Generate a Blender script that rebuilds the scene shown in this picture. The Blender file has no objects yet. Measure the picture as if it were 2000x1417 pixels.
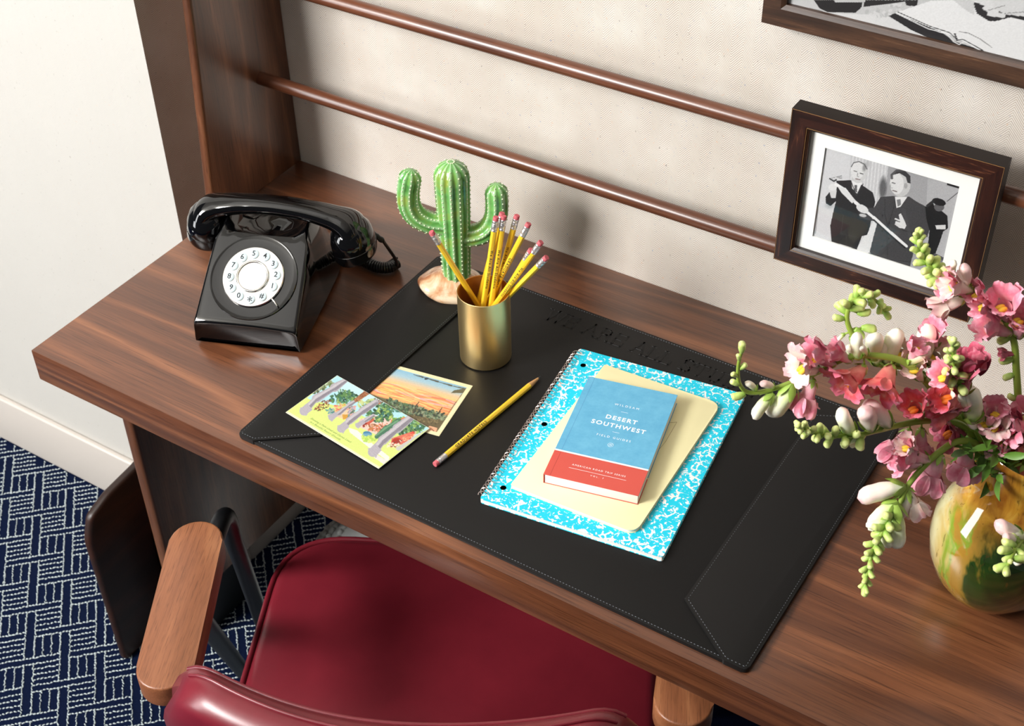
import bpy, bmesh, math, random
import numpy as np
from mathutils import Vector, Matrix, Euler, noise
random.seed(7); np.random.seed(7)
SC = bpy.context.scene
COL = SC.collection
PI = math.pi
R = math.radians
# ------------------------------------------------------------------ camera
CAMLOC = Vector((0, 0, 1.85))
CAMROT = Euler((0.87059621, 0.01754982, 0.56583404), 'XYZ')
FPX = 2766.92
cam_d = bpy.data.cameras.new('camera')
cam_d.sensor_width = 36.0
cam_d.sensor_fit = 'HORIZONTAL'
cam_d.lens = FPX * 36.0 / 2000.0
cam_d.clip_start = 0.05
cam_d.dof.use_dof = True
cam_d.dof.focus_distance = 1.47
cam_d.dof.aperture_fstop = 16.0
cam = bpy.data.objects.new('camera', cam_d)
cam.location = CAMLOC
cam.rotation_euler = CAMROT
COL.objects.link(cam)
SC.camera = cam
# ------------------------------------------------------------------ world, lights, exposure
w = bpy.data.worlds.new('world')
SC.world = w
w.use_nodes = True
bg = w.node_tree.nodes['Background']
bg.inputs[0].default_value = (0.86, 0.93, 1.0, 1)
bg.inputs[1].default_value = WORLD_STRENGTH = 0.085
def area(name, loc, target, sx, sy, power, color):
    d = bpy.data.lights.new(name, 'AREA')
    d.shape = 'RECTANGLE'
    d.size, d.size_y, d.energy, d.color = sx, sy, power, color
    o = bpy.data.objects.new(name, d)
    o.location = loc
    o.rotation_euler = (Vector(target) - Vector(loc)).to_track_quat('-Z', 'Y').to_euler()
    COL.objects.link(o)
    return o
area('window_daylight', (-2.3, -1.35, 2.75), (-0.75, 1.15, 0.85), 1.15, 1.25, 240, (1.0, 0.985, 0.96))
area('low_highlight_fill', (-3.4, -1.9, 1.5), (-0.75, 1.15, 0.85), 1.0, 1.6, 54, (0.97, 0.985, 1.0))  # added low light, there only for reflective highlights
area('ceiling_bounce', (-1.0, -0.9, 2.2), (-1.1, -0.4, 3.1), 1.8, 1.4, 5, (1.0, 0.97, 0.92))  # added uplight that brightens the ceiling so it bounces more
area('overhead_reflection_fill', (-1.5, 0.1, 2.97), (-1.5, 0.1, 0.0), 1.3, 1.1, 4.2, (1.0, 0.98, 0.95))  # unseen overhead panel, added so the dial disc reflects white
SC.view_settings.view_transform = 'Standard'
SC.view_settings.look = 'None'
SC.view_settings.gamma = 1.0
SC.view_settings.exposure = 0.0
SC.view_settings.use_curve_mapping = False
SC.cycles.use_denoising = True
SC.cycles.max_bounces = 8
# ------------------------------------------------------------------ helpers: placing
CM = CAMROT.to_matrix()
def ray(u, v):
    return CM @ Vector(((u - 1000.0) / FPX, -(v - 708.5) / FPX, -1.0))
def at(u, v, x=None, y=None, z=None):
    d = ray(u, v)
    i, val = (0, x) if x is not None else ((1, y) if y is not None else (2, z))
    return CAMLOC + d * ((val - CAMLOC[i]) / d[i])
def s2l(c):
    c = np.asarray(c, float)
    return np.where(c <= 0.04045, c / 12.92, ((c + 0.055) / 1.055) ** 2.4)
def rgb(r, g, b):
    return tuple(float(q) for q in s2l(np.array([r, g, b]) / 255.0)) + (1.0,)
def tag(o, label=None, cat=None, group=None, kind=None):
    if label: o['label'] = label
    if cat: o['category'] = cat
    if group: o['group'] = group
    if kind: o['kind'] = kind
    return o
def empty(name, loc, rz=0.0, label=None, cat=None, group=None, rot=None):
    o = bpy.data.objects.new(name, None)
    o.empty_display_size = 0.02
    o.location = loc
    o.rotation_euler = rot if rot is not None else (0, 0, rz)
    COL.objects.link(o)
    return tag(o, label, cat, group)
def link(name, me, mats, parent=None, loc=(0, 0, 0), rot=(0, 0, 0), smooth=False):
    if not isinstance(mats, (list, tuple)): mats = [mats]
    if not me.materials:
        for m in mats: me.materials.append(m)
    o = bpy.data.objects.new(name, me)
    o.location = loc
    o.rotation_euler = rot
    COL.objects.link(o)
    if parent: o.parent = parent
    if smooth:
        me.polygons.foreach_set('use_smooth', [True] * len(me.polygons))
    return o
def smooth_angle(me, ang=35):
    me.polygons.foreach_set('use_smooth', [True] * len(me.polygons))
    me.set_sharp_from_angle(angle=R(ang))
def mesh(name, V, F, MI=None):
    me = bpy.data.meshes.new(name)
    me.from_pydata([tuple(v) for v in V], [], [tuple(f) for f in F])
    if MI is not None: me.polygons.foreach_set('material_index', MI)
    me.update()
    return me
def bm_mesh(bm, name='m', ang=None):
    me = bpy.data.meshes.new(name)
    bmesh.ops.recalc_face_normals(bm, faces=bm.faces)
    bm.to_mesh(me); bm.free()
    if ang is not None: smooth_angle(me, ang)
    return me
def box_mesh(x0, x1, y0, y1, z0, z1, bev=0.0, seg=2):
    bm = bmesh.new()
    bmesh.ops.create_cube(bm, size=1.0)
    for v in bm.verts:
        v.co = ((x0 + x1) / 2 + v.co.x * (x1 - x0), (y0 + y1) / 2 + v.co.y * (y1 - y0), (z0 + z1) / 2 + v.co.z * (z1 - z0))
    if bev > 0:
        bmesh.ops.bevel(bm, geom=list(bm.edges), offset=bev, segments=seg, affect='EDGES', profile=0.5)
    return bm_mesh(bm, 'box', 40 if bev > 0 else None)
def prism_mesh(poly, z0, z1, bev=0.0, seg=2, ang=40):
    """poly: list of (x, y) counter-clockwise; bev rounds the top and bottom rims"""
    bm = bmesh.new()
    b = [bm.verts.new((p[0], p[1], z0)) for p in poly]
    t = [bm.verts.new((p[0], p[1], z1)) for p in poly]
    n = len(poly)
    bm.faces.new(list(reversed(b))); bm.faces.new(t)
    for i in range(n): bm.faces.new((b[i], b[(i + 1) % n], t[(i + 1) % n], t[i]))
    if bev > 0:
        es = [e for e in bm.edges if abs(e.verts[0].co.z - e.verts[1].co.z) < 1e-7]
        bmesh.ops.bevel(bm, geom=es, offset=bev, segments=seg, affect='EDGES', profile=0.5)
    return bm_mesh(bm, 'prism', ang)
def frames(P):
    P = [Vector(p) for p in P]
    n = len(P)
    T = []
    for i in range(n):
        a = P[max(i - 1, 0)]; b = P[min(i + 1, n - 1)]
        T.append((b - a).normalized())
    up = Vector((0, 0, 1)) if abs(T[0].z) < 0.9 else Vector((1, 0, 0))
    N = [(up - T[0] * up.dot(T[0])).normalized()]
    for i in range(1, n):
        v = N[-1] - T[i] * N[-1].dot(T[i])
        N.append(v.normalized())
    return P, T, N
def tube(P, rad, seg=10, cap=True, ell=1.0, V=None, F=None):
    """swept tube; rad scalar or list; ell = width factor of the side axis"""
    P, T, N = frames(P)
    V = [] if V is None else V
    F = [] if F is None else F
    base = len(V); n = len(P)
    for i in range(n):
        r = rad[i] if isinstance(rad, (list, tuple)) else rad
        B = T[i].cross(N[i])
        for k in range(seg):
            a = 2 * PI * k / seg
            V.append(P[i] + N[i] * (r * math.cos(a)) + B * (r * ell * math.sin(a)))
    for i in range(n - 1):
        for k in range(seg):
            a = base + i * seg + k; b = base + i * seg + (k + 1) % seg
            F.append((a, b, b + seg, a + seg))
    if cap:
        F.append(tuple(base + k for k in reversed(range(seg))))
        F.append(tuple(base + (n - 1) * seg + k for k in range(seg)))
    return V, F
def tube_mesh(P, rad, seg=10, cap=True, ell=1.0, ang=50):
    V, F = tube(P, rad, seg, cap, ell)
    me = mesh('tube', V, F)
    smooth_angle(me, ang)
    return me
def catmull(P, n=8):
    P = [Vector(p) for p in P]
    Q = [P[0] * 2 - P[1]] + P + [P[-1] * 2 - P[-2]]
    out = []
    for i in range(1, len(Q) - 2):
        for k in range(n):
            t = k / n
            a, b, c, d = Q[i - 1], Q[i], Q[i + 1], Q[i + 2]
            out.append(0.5 * ((2 * b) + (c - a) * t + (2 * a - 5 * b + 4 * c - d) * t * t + (3 * b - a - 3 * c + d) * t ** 3))
    out.append(P[-1])
    return out
def lathe_mesh(prof, seg=48, ang=40, close=False):
    V, F = [], []
    for (r, z) in prof:
        for k in range(seg):
            a = 2 * PI * k / seg
            V.append((r * math.cos(a), r * math.sin(a), z))
    n = len(prof)
    for i in range(n - 1):
        for k in range(seg):
            a = i * seg + k; b = i * seg + (k + 1) % seg
            F.append((a, b, b + seg, a + seg))
    if prof[0][0] > 1e-6 and not close: F.append(tuple(reversed(range(seg))))
    if prof[-1][0] > 1e-6 and not close: F.append(tuple((n - 1) * seg + k for k in range(seg)))
    me = mesh('lathe', V, F)
    bm = bmesh.new(); bm.from_mesh(me)
    bmesh.ops.remove_doubles(bm, verts=bm.verts, dist=1e-6)
    bmesh.ops.recalc_face_normals(bm, faces=bm.faces)
    bm.to_mesh(me); bm.free()
    smooth_angle(me, ang)
    return me
def stadium(a, b, ra, rb=None, n=12):
    """outline around segment a-b with end radii"""
    rb = ra if rb is None else rb
    a = Vector(a[:2]); b = Vector(b[:2])
    d = math.atan2(b.y - a.y, b.x - a.x)
    out = []
    for k in range(n + 1):
        t = d - PI / 2 + PI * k / n
        out.append((b.x + rb * math.cos(t), b.y + rb * math.sin(t)))
    for k in range(n + 1):
        t = d + PI / 2 + PI * k / n
        out.append((a.x + ra * math.cos(t), a.y + ra * math.sin(t)))
    return out
def round_poly(pts, r, n=6):
    """round the corners of polygon pts; r scalar or list"""
    out = []
    m = len(pts)
    for i in range(m):
        p0, p, p1 = Vector(pts[i - 1][:2]), Vector(pts[i][:2]), Vector(pts[(i + 1) % m][:2])
        rr = r[i] if isinstance(r, (list, tuple)) else r
        if rr <= 0: out.append(tuple(p)); continue
        a = p + (p0 - p).normalized() * rr
        b = p + (p1 - p).normalized() * rr
        for k in range(n + 1):
            t = k / n
            q = a * (1 - t) ** 2 + p * 2 * t * (1 - t) + b * t * t
            out.append((q.x, q.y))
    return out
def copy_tree(o, parent=None):
    c = o.copy()
    COL.objects.link(c)
    if parent: c.parent = parent
    for ch in [q for q in KIDS.get(o.name, [])]:
        copy_tree(ch, c)
    return c
KIDS = {}
def text_mesh(body, size, extrude=0.0, align='CENTER', space=1.0, bold=0.0, shear=0.0):
    cu = bpy.data.curves.new('txt', 'FONT')
    cu.body = body; cu.size = size; cu.extrude = extrude
    cu.align_x = align; cu.align_y = 'CENTER'; cu.space_character = space
    cu.offset = bold; cu.shear = shear; cu.resolution_u = 3
    o = bpy.data.objects.new('txt', cu)
    COL.objects.link(o)
    dg = bpy.context.evaluated_depsgraph_get()
    dg.update()
    me = bpy.data.meshes.new_from_object(o.evaluated_get(dg))
    bpy.data.objects.remove(o); bpy.data.curves.remove(cu)
    return me
# ------------------------------------------------------------------ helpers: materials
def mat(name, color, rough=0.5, metal=0.0, coat=0.0, spec=0.5, sheen=0.0, trans=0.0, sss=0.0, coat_rough=0.05):
    m = bpy.data.materials.new(name)
    m.use_nodes = True
    p = m.node_tree.nodes['Principled BSDF']
    p.inputs['Base Color'].default_value = color if len(color) == 4 else tuple(color) + (1,)
    p.inputs['Roughness'].default_value = rough
    p.inputs['Metallic'].default_value = metal
    p.inputs['Coat Weight'].default_value = coat
    p.inputs['Coat Roughness'].default_value = coat_rough
    p.inputs['Specular IOR Level'].default_value = spec
    if sheen: p.inputs['Sheen Weight'].default_value = sheen
    if trans: p.inputs['Transmission Weight'].default_value = trans
    if sss:
        p.inputs['Subsurface Weight'].default_value = sss
        p.inputs['Subsurface Radius'].default_value = (0.004, 0.003, 0.002)
        p.inputs['Subsurface Scale'].default_value = 1.0
    return m
class NT:
    def __init__(s, m): s.m = m; s.t = m.node_tree; s.p = m.node_tree.nodes['Principled BSDF']
    def n(s, typ, **kw):
        q = s.t.nodes.new(typ)
        for k, v in kw.items():
            if k.startswith('i_'):
                q.inputs[k[2:].replace('_', ' ')].default_value = v
            else: setattr(q, k, v)
        return q
    def l(s, a, b): s.t.links.new(a, b)
    def coord(s, kind='Object', scale=(1, 1, 1), rot=(0, 0, 0), loc=(0, 0, 0)):
        c = s.n('ShaderNodeTexCoord'); mp = s.n('ShaderNodeMapping')
        mp.inputs['Scale'].default_value = scale; mp.inputs['Rotation'].default_value = rot; mp.inputs['Location'].default_value = loc
        s.l(c.outputs[kind], mp.inputs[0]); return mp.outputs[0]
    def noise(s, vec, scale=5, detail=4, rough=0.5, dist=0.0):
        q = s.n('ShaderNodeTexNoise'); q.inputs['Scale'].default_value = scale; q.inputs['Detail'].default_value = detail
        q.inputs['Roughness'].default_value = rough; q.inputs['Distortion'].default_value = dist
        if vec is not None: s.l(vec, q.inputs['Vector'])
        return q.outputs['Fac']
    def ramp(s, fac, stops, interp='LINEAR'):
        q = s.n('ShaderNodeValToRGB'); q.color_ramp.interpolation = interp
        els = q.color_ramp.elements
        while len(els) < len(stops): els.new(0.5)
        for e, (pos, c) in zip(els, stops): e.position = pos; e.color = c
        s.l(fac, q.inputs[0]); return q.outputs[0]
    def math(s, op, a, b=None, c=None):
        q = s.n('ShaderNodeMath', operation=op)
        for i, x in enumerate((a, b, c)):
            if x is None: continue
            if isinstance(x, (int, float)): q.inputs[i].default_value = x
            else: s.l(x, q.inputs[i])
        return q.outputs[0]
    def mix(s, fac, a, b, mode='MIX'):
        q = s.n('ShaderNodeMix', data_type='RGBA', blend_type=mode)
        for i, x in ((0, fac), (6, a), (7, b)):
            if isinstance(x, (int, float, tuple)): q.inputs[i].default_value = x
            else: s.l(x, q.inputs[i])
        return q.outputs[2]
    def bump(s, h, strength=0.3, dist=0.001, normal=None):
        q = s.n('ShaderNodeBump'); q.inputs['Strength'].default_value = strength; q.inputs['Distance'].default_value = dist
        s.l(h, q.inputs['Height'])
        s.l(q.outputs[0], s.p.inputs['Normal']); return q.outputs[0]
    def col(s, c): s.l(c, s.p.inputs['Base Color'])
def wood(name, stops, stretch=(1.2, 9, 9), ring=9.0, rough=0.32, coat=0.25, rot=(0, 0, 0), loc=(0, 0, 0), fine=1.0, warp=0.35):
    """walnut-like: long contour figure plus fine pores along local X"""
    m = mat(name, (0.2, 0.08, 0.04, 1), rough=rough, coat=coat, coat_rough=0.25)
    t = NT(m)
    v = t.coord('Object', stretch, rot, loc)
    f1 = t.noise(v, 1.0, 2.5, 0.45, warp)
    rings = t.math('FRACT', t.math('MULTIPLY', f1, ring))
    tri = t.math('ABSOLUTE', t.math('SUBTRACT', t.math('MULTIPLY', rings, 2.0), 1.0))
    tri = t.math('POWER', tri, 1.6)
    mn = min(stretch)
    k6 = lambda a, b: tuple(q * (a if q == mn else b) for q in stretch)
    v2 = t.coord('Object', k6(6, 26), rot, loc)
    f2 = t.noise(v2, 1.0, 5, 0.65)
    v3 = t.coord('Object', k6(0.9, 1.0), rot, (loc[0] + 3, 1, 2))
    f3 = t.noise(v3, 1.3, 2, 0.5)
    a = t.math('ADD', t.math('MULTIPLY', tri, 0.34), t.math('MULTIPLY', f2, 0.56 * fine))
    a = t.math('ADD', a, t.math('MULTIPLY', f3, 0.42))
    a = t.math('SUBTRACT', a, 0.17)
    c = t.ramp(a, stops)
    v4 = t.coord('Object', k6(22, 90), rot, loc)
    f4 = t.noise(v4, 1.0, 2, 0.5)
    pores = t.ramp(f4, [(0.33, (0.45, 0.42, 0.40, 1)), (0.44, (1, 1, 1, 1))])
    c = t.mix(0.75, c, pores, 'MULTIPLY')
    t.col(c)
    t.bump(f4, 0.12, 0.0006)
    return m
WALNUT = [(0.05, rgb(84, 40, 20)), (0.33, rgb(134, 72, 42)), (0.55, rgb(168, 98, 60)), (0.78, rgb(192, 122, 80)), (1.0, rgb(206, 144, 104))]
M = {}
M['desk'] = wood('walnut_top', [(0.08, rgb(60, 33, 21)), (0.4, rgb(94, 55, 34)), (0.6, rgb(117, 71, 44)), (0.9, rgb(142, 92, 59))], (0.75, 7.5, 7.5), ring=9, rough=0.30, coat=0.3, warp=0.4)
M['panel'] = wood('walnut_panel', [(0.08, rgb(58, 31, 18)), (0.5, rgb(102, 62, 39)), (1.0, rgb(146, 96, 64))], (8, 8, 1.1), ring=7, coat=0.6, rough=0.3)
M['rail'] = wood('walnut_rail', [(0.08, rgb(64, 34, 21)), (0.5, rgb(100, 57, 37)), (1.0, rgb(130, 80, 54))], (1.5, 14, 14), ring=5, rough=0.3)
M['arm'] = wood('mahogany_arm', [(0.08, rgb(108, 62, 38)), (0.5, rgb(146, 92, 60)), (1.0, rgb(178, 122, 82))], (16, 2.0, 16), ring=4, rough=0.4, coat=0.15)
M['bin'] = wood('dark_bent_wood', [(0.1, rgb(18, 9, 6)), (1.0, rgb(64, 32, 19))], (12, 2, 12), ring=4, rough=0.42, coat=0.0)
M['frame'] = wood('dark_frame_wood', [(0.1, rgb(16, 7, 5)), (0.45, rgb(32, 13, 9)), (0.68, rgb(54, 25, 16)), (0.80, rgb(140, 88, 60))], (6, 50, 50), ring=2, rough=0.35, coat=0.1)
M['frame_big'] = wood('brown_frame_wood', [(0.1, rgb(30, 19, 13)), (0.45, rgb(60, 39, 26)), (0.68, rgb(84, 56, 38)), (0.80, rgb(146, 112, 82))], (6, 50, 50), ring=2, rough=0.45, coat=0.05)
M['frame_v'] = wood('dark_frame_wood_upright', [(0.1, rgb(16, 7, 5)), (0.45, rgb(32, 13, 9)), (0.68, rgb(54, 25, 16)), (0.80, rgb(140, 88, 60))], (50, 50, 6), ring=2, rough=0.35, coat=0.1)
M['frame_dark'] = mat('frame_side_black', rgb(34, 26, 22), 0.45)
M['gilt'] = mat('worn_gold_line', rgb(150, 112, 70), 0.4, 0.4)
M['black_gloss'] = mat('black_bakelite', rgb(5, 5, 6), 0.05, coat=0.25, coat_rough=0.03)
M['black_plastic'] = mat('black_plastic', rgb(10, 10, 11), 0.3)
M['chrome'] = mat('chrome', rgb(225, 222, 216), 0.16, 1.0)
M['mirror'] = mat('mirror_disc', rgb(238, 238, 236), 0.04, 1.0)
M['key'] = mat('pale_key', rgb(206, 222, 228), 0.3, coat=0.6)
M['ink'] = mat('black_ink', rgb(22, 24, 28), 0.6)
M['leather_black'] = mat('black_leather', rgb(15, 14, 14), 0.52, spec=0.30)
M['thread'] = mat('grey_thread', rgb(120, 126, 134), 0.7)
M['brass'] = mat('brushed_brass', rgb(242, 214, 154), 0.36, 1.0)
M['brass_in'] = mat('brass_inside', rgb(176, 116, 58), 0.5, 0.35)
M['pencil'] = mat('pencil_yellow', rgb(244, 200, 48), 0.3, coat=0.6)
M['ferrule'] = mat('aluminium_ferrule', rgb(226, 222, 224), 0.28, 0.9)
M['eraser'] = mat('pink_eraser', rgb(196, 92, 100), 0.7)
M['cedar'] = mat('cedar_tip', rgb(196, 148, 96), 0.7)
M['lead'] = mat('graphite', rgb(46, 46, 50), 0.4)
M['paper'] = mat('paper_white', rgb(236, 232, 226), 0.75)
M['paper_cream'] = mat('paper_cream', rgb(238, 228, 184), 0.7)
M['print'] = mat('printed_card', (1, 1, 1, 1), 0.45)
_t = NT(M['print']); _a = _t.n('ShaderNodeAttribute', attribute_name='Col'); _t.l(_a.outputs['Color'], _t.p.inputs['Base Color'])
M['yellow_book'] = mat('pale_yellow_cover', rgb(243, 234, 184), 0.65)
M['book_blue'] = mat('blue_cloth_cover', rgb(98, 172, 208), 0.7)
M['book_red'] = mat('red_cloth_band', rgb(204, 82, 70), 0.7)
M['white_print'] = mat('white_print', rgb(240, 244, 246), 0.6)
M['kraft'] = mat('kraft_edge', rgb(196, 160, 140), 0.7)
M['wire'] = mat('spiral_wire', rgb(206, 186, 178), 0.25, 0.9)
M['red_leather'] = mat('burgundy_leather', rgb(118, 28, 40), 0.36, coat=0.2, coat_rough=0.25)
M['steel_black'] = mat('black_steel', rgb(11, 13, 16), 0.4)
M['wool'] = mat('grey_white_wool', rgb(196, 200, 198), 0.9, sheen=0.4)
M['wall_paint'] = None
_t = NT(M['black_plastic'])
_t = NT(M['leather_black']); _v = _t.coord('Object', (1, 1, 1)); _t.bump(_t.noise(_v, 900, 3, 0.6), 0.10, 0.0003)
_t = NT(M['brass']); _v = _t.coord('Object', (700, 700, 6)); _n = _t.noise(_v, 1, 2, 0.5)
_t.bump(_n, 0.05, 0.0003); 
_t = NT(M['red_leather']); _v = _t.coord('Object'); _t.bump(_t.noise(_v, 420, 3, 0.6), 0.12, 0.0004)
_t.col(_t.ramp(_t.noise(_v, 7, 4, 0.6), [(0.3, rgb(98, 20, 32)), (0.7, rgb(116, 28, 40))]))
_t = NT(M['book_blue']); _v = _t.coord('Object'); _t.bump(_t.noise(_v, 1500, 2, 0.6), 0.15, 0.0002)
_t.col(_t.ramp(_t.noise(_v, 60, 5, 0.7), [(0.3, rgb(88, 162, 200)), (0.7, rgb(108, 180, 212))]))
_t = NT(M['ferrule']); _v = _t.coord('Object', (1, 1, 1)); _t.bump(_t.noise(_v, 1400, 2, 0.5), 0.5, 0.0006)
def rim_cloth(): pass
# herringbone wall covering (object coords: local X along the wall, local Z up)
def herring(name, base_a, base_b, width=0.0135, pitch=0.0030, contrast=0.5, axis='X', fleck=1.0):
    m = mat(name, base_a, 0.85, spec=0.2)
    t = NT(m)
    tc = t.n('ShaderNodeTexCoord')
    sp = t.n('ShaderNodeSeparateXYZ'); t.l(tc.outputs['Object'], sp.inputs[0])
    X = sp.outputs[axis]; Z = sp.outputs['Z']
    jit = t.noise(t.coord('Object', (60, 60, 60)), 1, 2, 0.5)
    Xc = t.math('DIVIDE', X, width)
    tri = t.math('ABSOLUTE', t.math('SUBTRACT', t.math('MULTIPLY', t.math('FRACT', t.math('MULTIPLY', Xc, 0.5)), 2.0), 1.0))
    d = t.math('ADD', Z, t.math('MULTIPLY', tri, width * 1.15))
    d = t.math('ADD', d, t.math('MULTIPLY', jit, pitch * 0.9))
    s = t.math('SINE', t.math('MULTIPLY', d, 2 * PI / pitch))
    s = t.math('MULTIPLY_ADD', s, 0.5, 0.5)
    patch = t.noise(t.coord('Object', (9, 9, 9)), 1, 3, 0.6)
    amt = t.math('MULTIPLY', s, t.math('MULTIPLY', patch, contrast * 1.8))
    c = t.mix(amt, base_a, base_b)
    v = t.coord('Object', (1, 1, 0.6))
    n1 = t.noise(v, 300, 2, 0.5); f1 = t.ramp(n1, [(0.70, (0, 0, 0, 1)), (0.78, (1, 1, 1, 1))])
    c = t.mix(t.math('MULTIPLY', f1, 0.55 * fleck), c, rgb(92, 78, 74))
    n2 = t.noise(t.coord('Object', (1, 1, 1), loc=(5, 5, 5)), 260, 2, 0.5); f2 = t.ramp(n2, [(0.68, (0, 0, 0, 1)), (0.78, (1, 1, 1, 1))])
    c = t.mix(t.math('MULTIPLY', f2, 0.35 * fleck), c, rgb(214, 160, 120))
    n3 = t.noise(t.coord('Object', (1, 1, 1), loc=(9, 2, 5)), 330, 2, 0.5); f3 = t.ramp(n3, [(0.70, (0, 0, 0, 1)), (0.79, (1, 1, 1, 1))])
    c = t.mix(t.math('MULTIPLY', f3, 0.5 * fleck), c, rgb(120, 136, 170))
    t.col(c)
    t.bump(s, 0.25, 0.0005)
    return m
M['wall'] = herring('herringbone_wallcovering', rgb(220, 215, 208), rgb(178, 164, 150), contrast=1.15, fleck=1.5)
M['wall_side'] = herring('herringbone_wallcovering_side', rgb(226, 220, 210), rgb(172, 152, 134), contrast=1.0, axis='Y')
M['wall_left'] = herring('smooth_wallcovering', rgb(192, 189, 183), rgb(174, 169, 161), contrast=0.2, fleck=0.55)  # front face toned down in colour against the strong light it gets
M['base'] = mat('painted_baseboard', rgb(196, 188, 180), 0.4)
M['carpet'] = mat('navy_carpet', rgb(18, 34, 70), 0.95, spec=0.1)
_t = NT(M['carpet']); _v = _t.coord('Object'); _nz = _t.noise(_v, 700, 3, 0.7)
_t.col(_t.ramp(_nz, [(0.3, rgb(3, 9, 28)), (0.7, rgb(12, 30, 70))])); _t.bump(_nz, 0.9, 0.004)
M['loop'] = mat('white_carpet_loops', rgb(176, 186, 188), 0.9)
# ------------------------------------------------------------------ setting
ZD = 0.75          # desk top height
YW = 1.32          # back wall
XP = -1.317        # corner of the wall pier on the left
YP = 1.149         # face of the pier
o = link('floor', box_mesh(-3.4, 1.6, -2.2, YW + 0.1, -0.05, 0.0), M['carpet']); tag(o, kind='structure')
FLOOR = o
def carpet_loops():
    ca, sa = math.cos(R(44.6)), math.sin(R(44.6))
    A = Vector((ca, sa)); B = Vector((sa, -ca))     # along rows (up-right), across rows (down-right)
    O = Vector((-1.6347, 0.9508))
    PA, PB = 0.0573, 0.1146
    GW = 0.0155                                     # width of the upright navy bar between the columns
    segs = []
    for i in range(-22, 22):
        for j in range(-14, 14):
            o2 = O + A * (PA * i) + B * (PB * j + (PB / 2 if i % 2 else 0))
            # o2 = where the long bar of column i crosses the gap to its right; a: along, b: down
            def L(a0, b0, a1, b1): segs.append((o2 + A * a0 + B * b0, o2 + A * a1 + B * b1))
            h = 0.0065; g = GW / 2; c0 = -(PA - g); c1 = -g
            # long bar outline (column i, gap, column i+1)
            L(c0, -h, PA - g, -h); L(c0, h, PA - g, h)
            # below in column i: three short upright bars
            b0, b1 = h, PB / 2 - h
            for k in range(0, 4):
                a = c0 + (c1 - c0) * k / 3.0
                L(a, b0, a, b1)
            # above in column i: rows
            b0, b1 = -h - (PB / 2 - 2 * h), -h
            for k in range(1, 4):
                b = b0 + (b1 - b0) * k / 4.0
                L(c0, b, c1, b)
            # upright navy bar in the gap (both sides)
            L(-g, h, -g, PB - h); L(g, h, g, PB - h)
    V, F = [], []
    rnd = random.Random(3)
    for (p, q) in segs:
        m = (p + q) / 2
        if not (-2.35 < m.x < -0.62 and 0.38 < m.y < 1.33): continue
        if m.x < XP and m.y > YP: continue
        # keep what this room corner shows: beyond the desk only a strip
        d = q - p; n = max(1, int(d.length / 0.0053)); d.normalize(); s = Vector((-d.y, d.x))
        for k in range(n):
            c = p + (q - p) * ((k + 0.5) / n) + s * rnd.uniform(-0.0009, 0.0009)
            if c.x < XP and c.y > YP - 0.012: continue
            if c.y > YW - 0.012: continue
            l = 0.0026 * rnd.uniform(0.8, 1.15); w2 = 0.0010 * rnd.uniform(0.8, 1.3); t = (d + s * rnd.uniform(-0.5, 0.5)).normalized(); u = Vector((-t.y, t.x))
            b = len(V)
            for (e, f_) in ((-1, -0.6), (-1, 0.6), (0, 1), (1, 0.6), (1, -0.6), (0, -1)):
                V.append((c.x + t.x * l * e + u.x * w2 * f_, c.y + t.y * l * e + u.y * w2 * f_, 0.0002))
            V.append((c.x - t.x * l * 0.4, c.y - t.y * l * 0.4, 0.0024)); V.append((c.x + t.x * l * 0.4, c.y + t.y * l * 0.4, 0.0024))
            F += [(b, b + 6, b + 1), (b + 1, b + 6, b + 7, b + 2), (b + 2, b + 7, b + 3), (b + 3, b + 7, b + 4), (b + 4, b + 7, b + 6, b + 5), (b + 5, b + 6, b)]
    me = mesh('loops', V, F)
    o = link('carpet_loops', me, M['loop'], FLOOR, smooth=True)
    tag(o, kind='stuff')
carpet_loops()
o = link('wall_back', box_mesh(XP, 1.6, YW, YW + 0.1, 0, 3.0), M['wall']); tag(o, kind='structure')
# pier: front face and return as one body with one covering in two tones
V = [(-3.4, YP, 0), (XP, YP, 0), (XP, YW + 0.1, 0), (-3.4, YW + 0.1, 0)]
V += [(x, y, 3.0) for (x, y, z) in V]
me = mesh('pier', V, [(0, 1, 5, 4), (1, 2, 6, 5), (2, 3, 7, 6), (3, 0, 4, 7), (4, 5, 6, 7), (3, 2, 1, 0)], [0, 1, 0, 0, 0, 0])
o = link('wall_left', me, [M['wall_left'], M['wall_side']]); tag(o, kind='structure')
def baseboard(name, x0, x1, y0, y1):
    bb = link(name, box_mesh(x0, x1, y0, y1, 0, 0.118, 0.004, 3), M['base']); tag(bb, kind='structure'); return bb
baseboard('baseboard_left', -3.4, XP + 0.012, YP - 0.012, YP)
baseboard('baseboard_side', XP, XP + 0.012, YP + 0.0005, YW - 0.012)
o = link('ceiling', box_mesh(-3.4, 1.6, -2.2, YW + 0.1, 3.0, 3.1), mat('ceiling_paint', rgb(238, 234, 226), 0.9)); tag(o, kind='structure')
baseboard('baseboard_back', XP, 1.6, YW - 0.012, YW)
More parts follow.
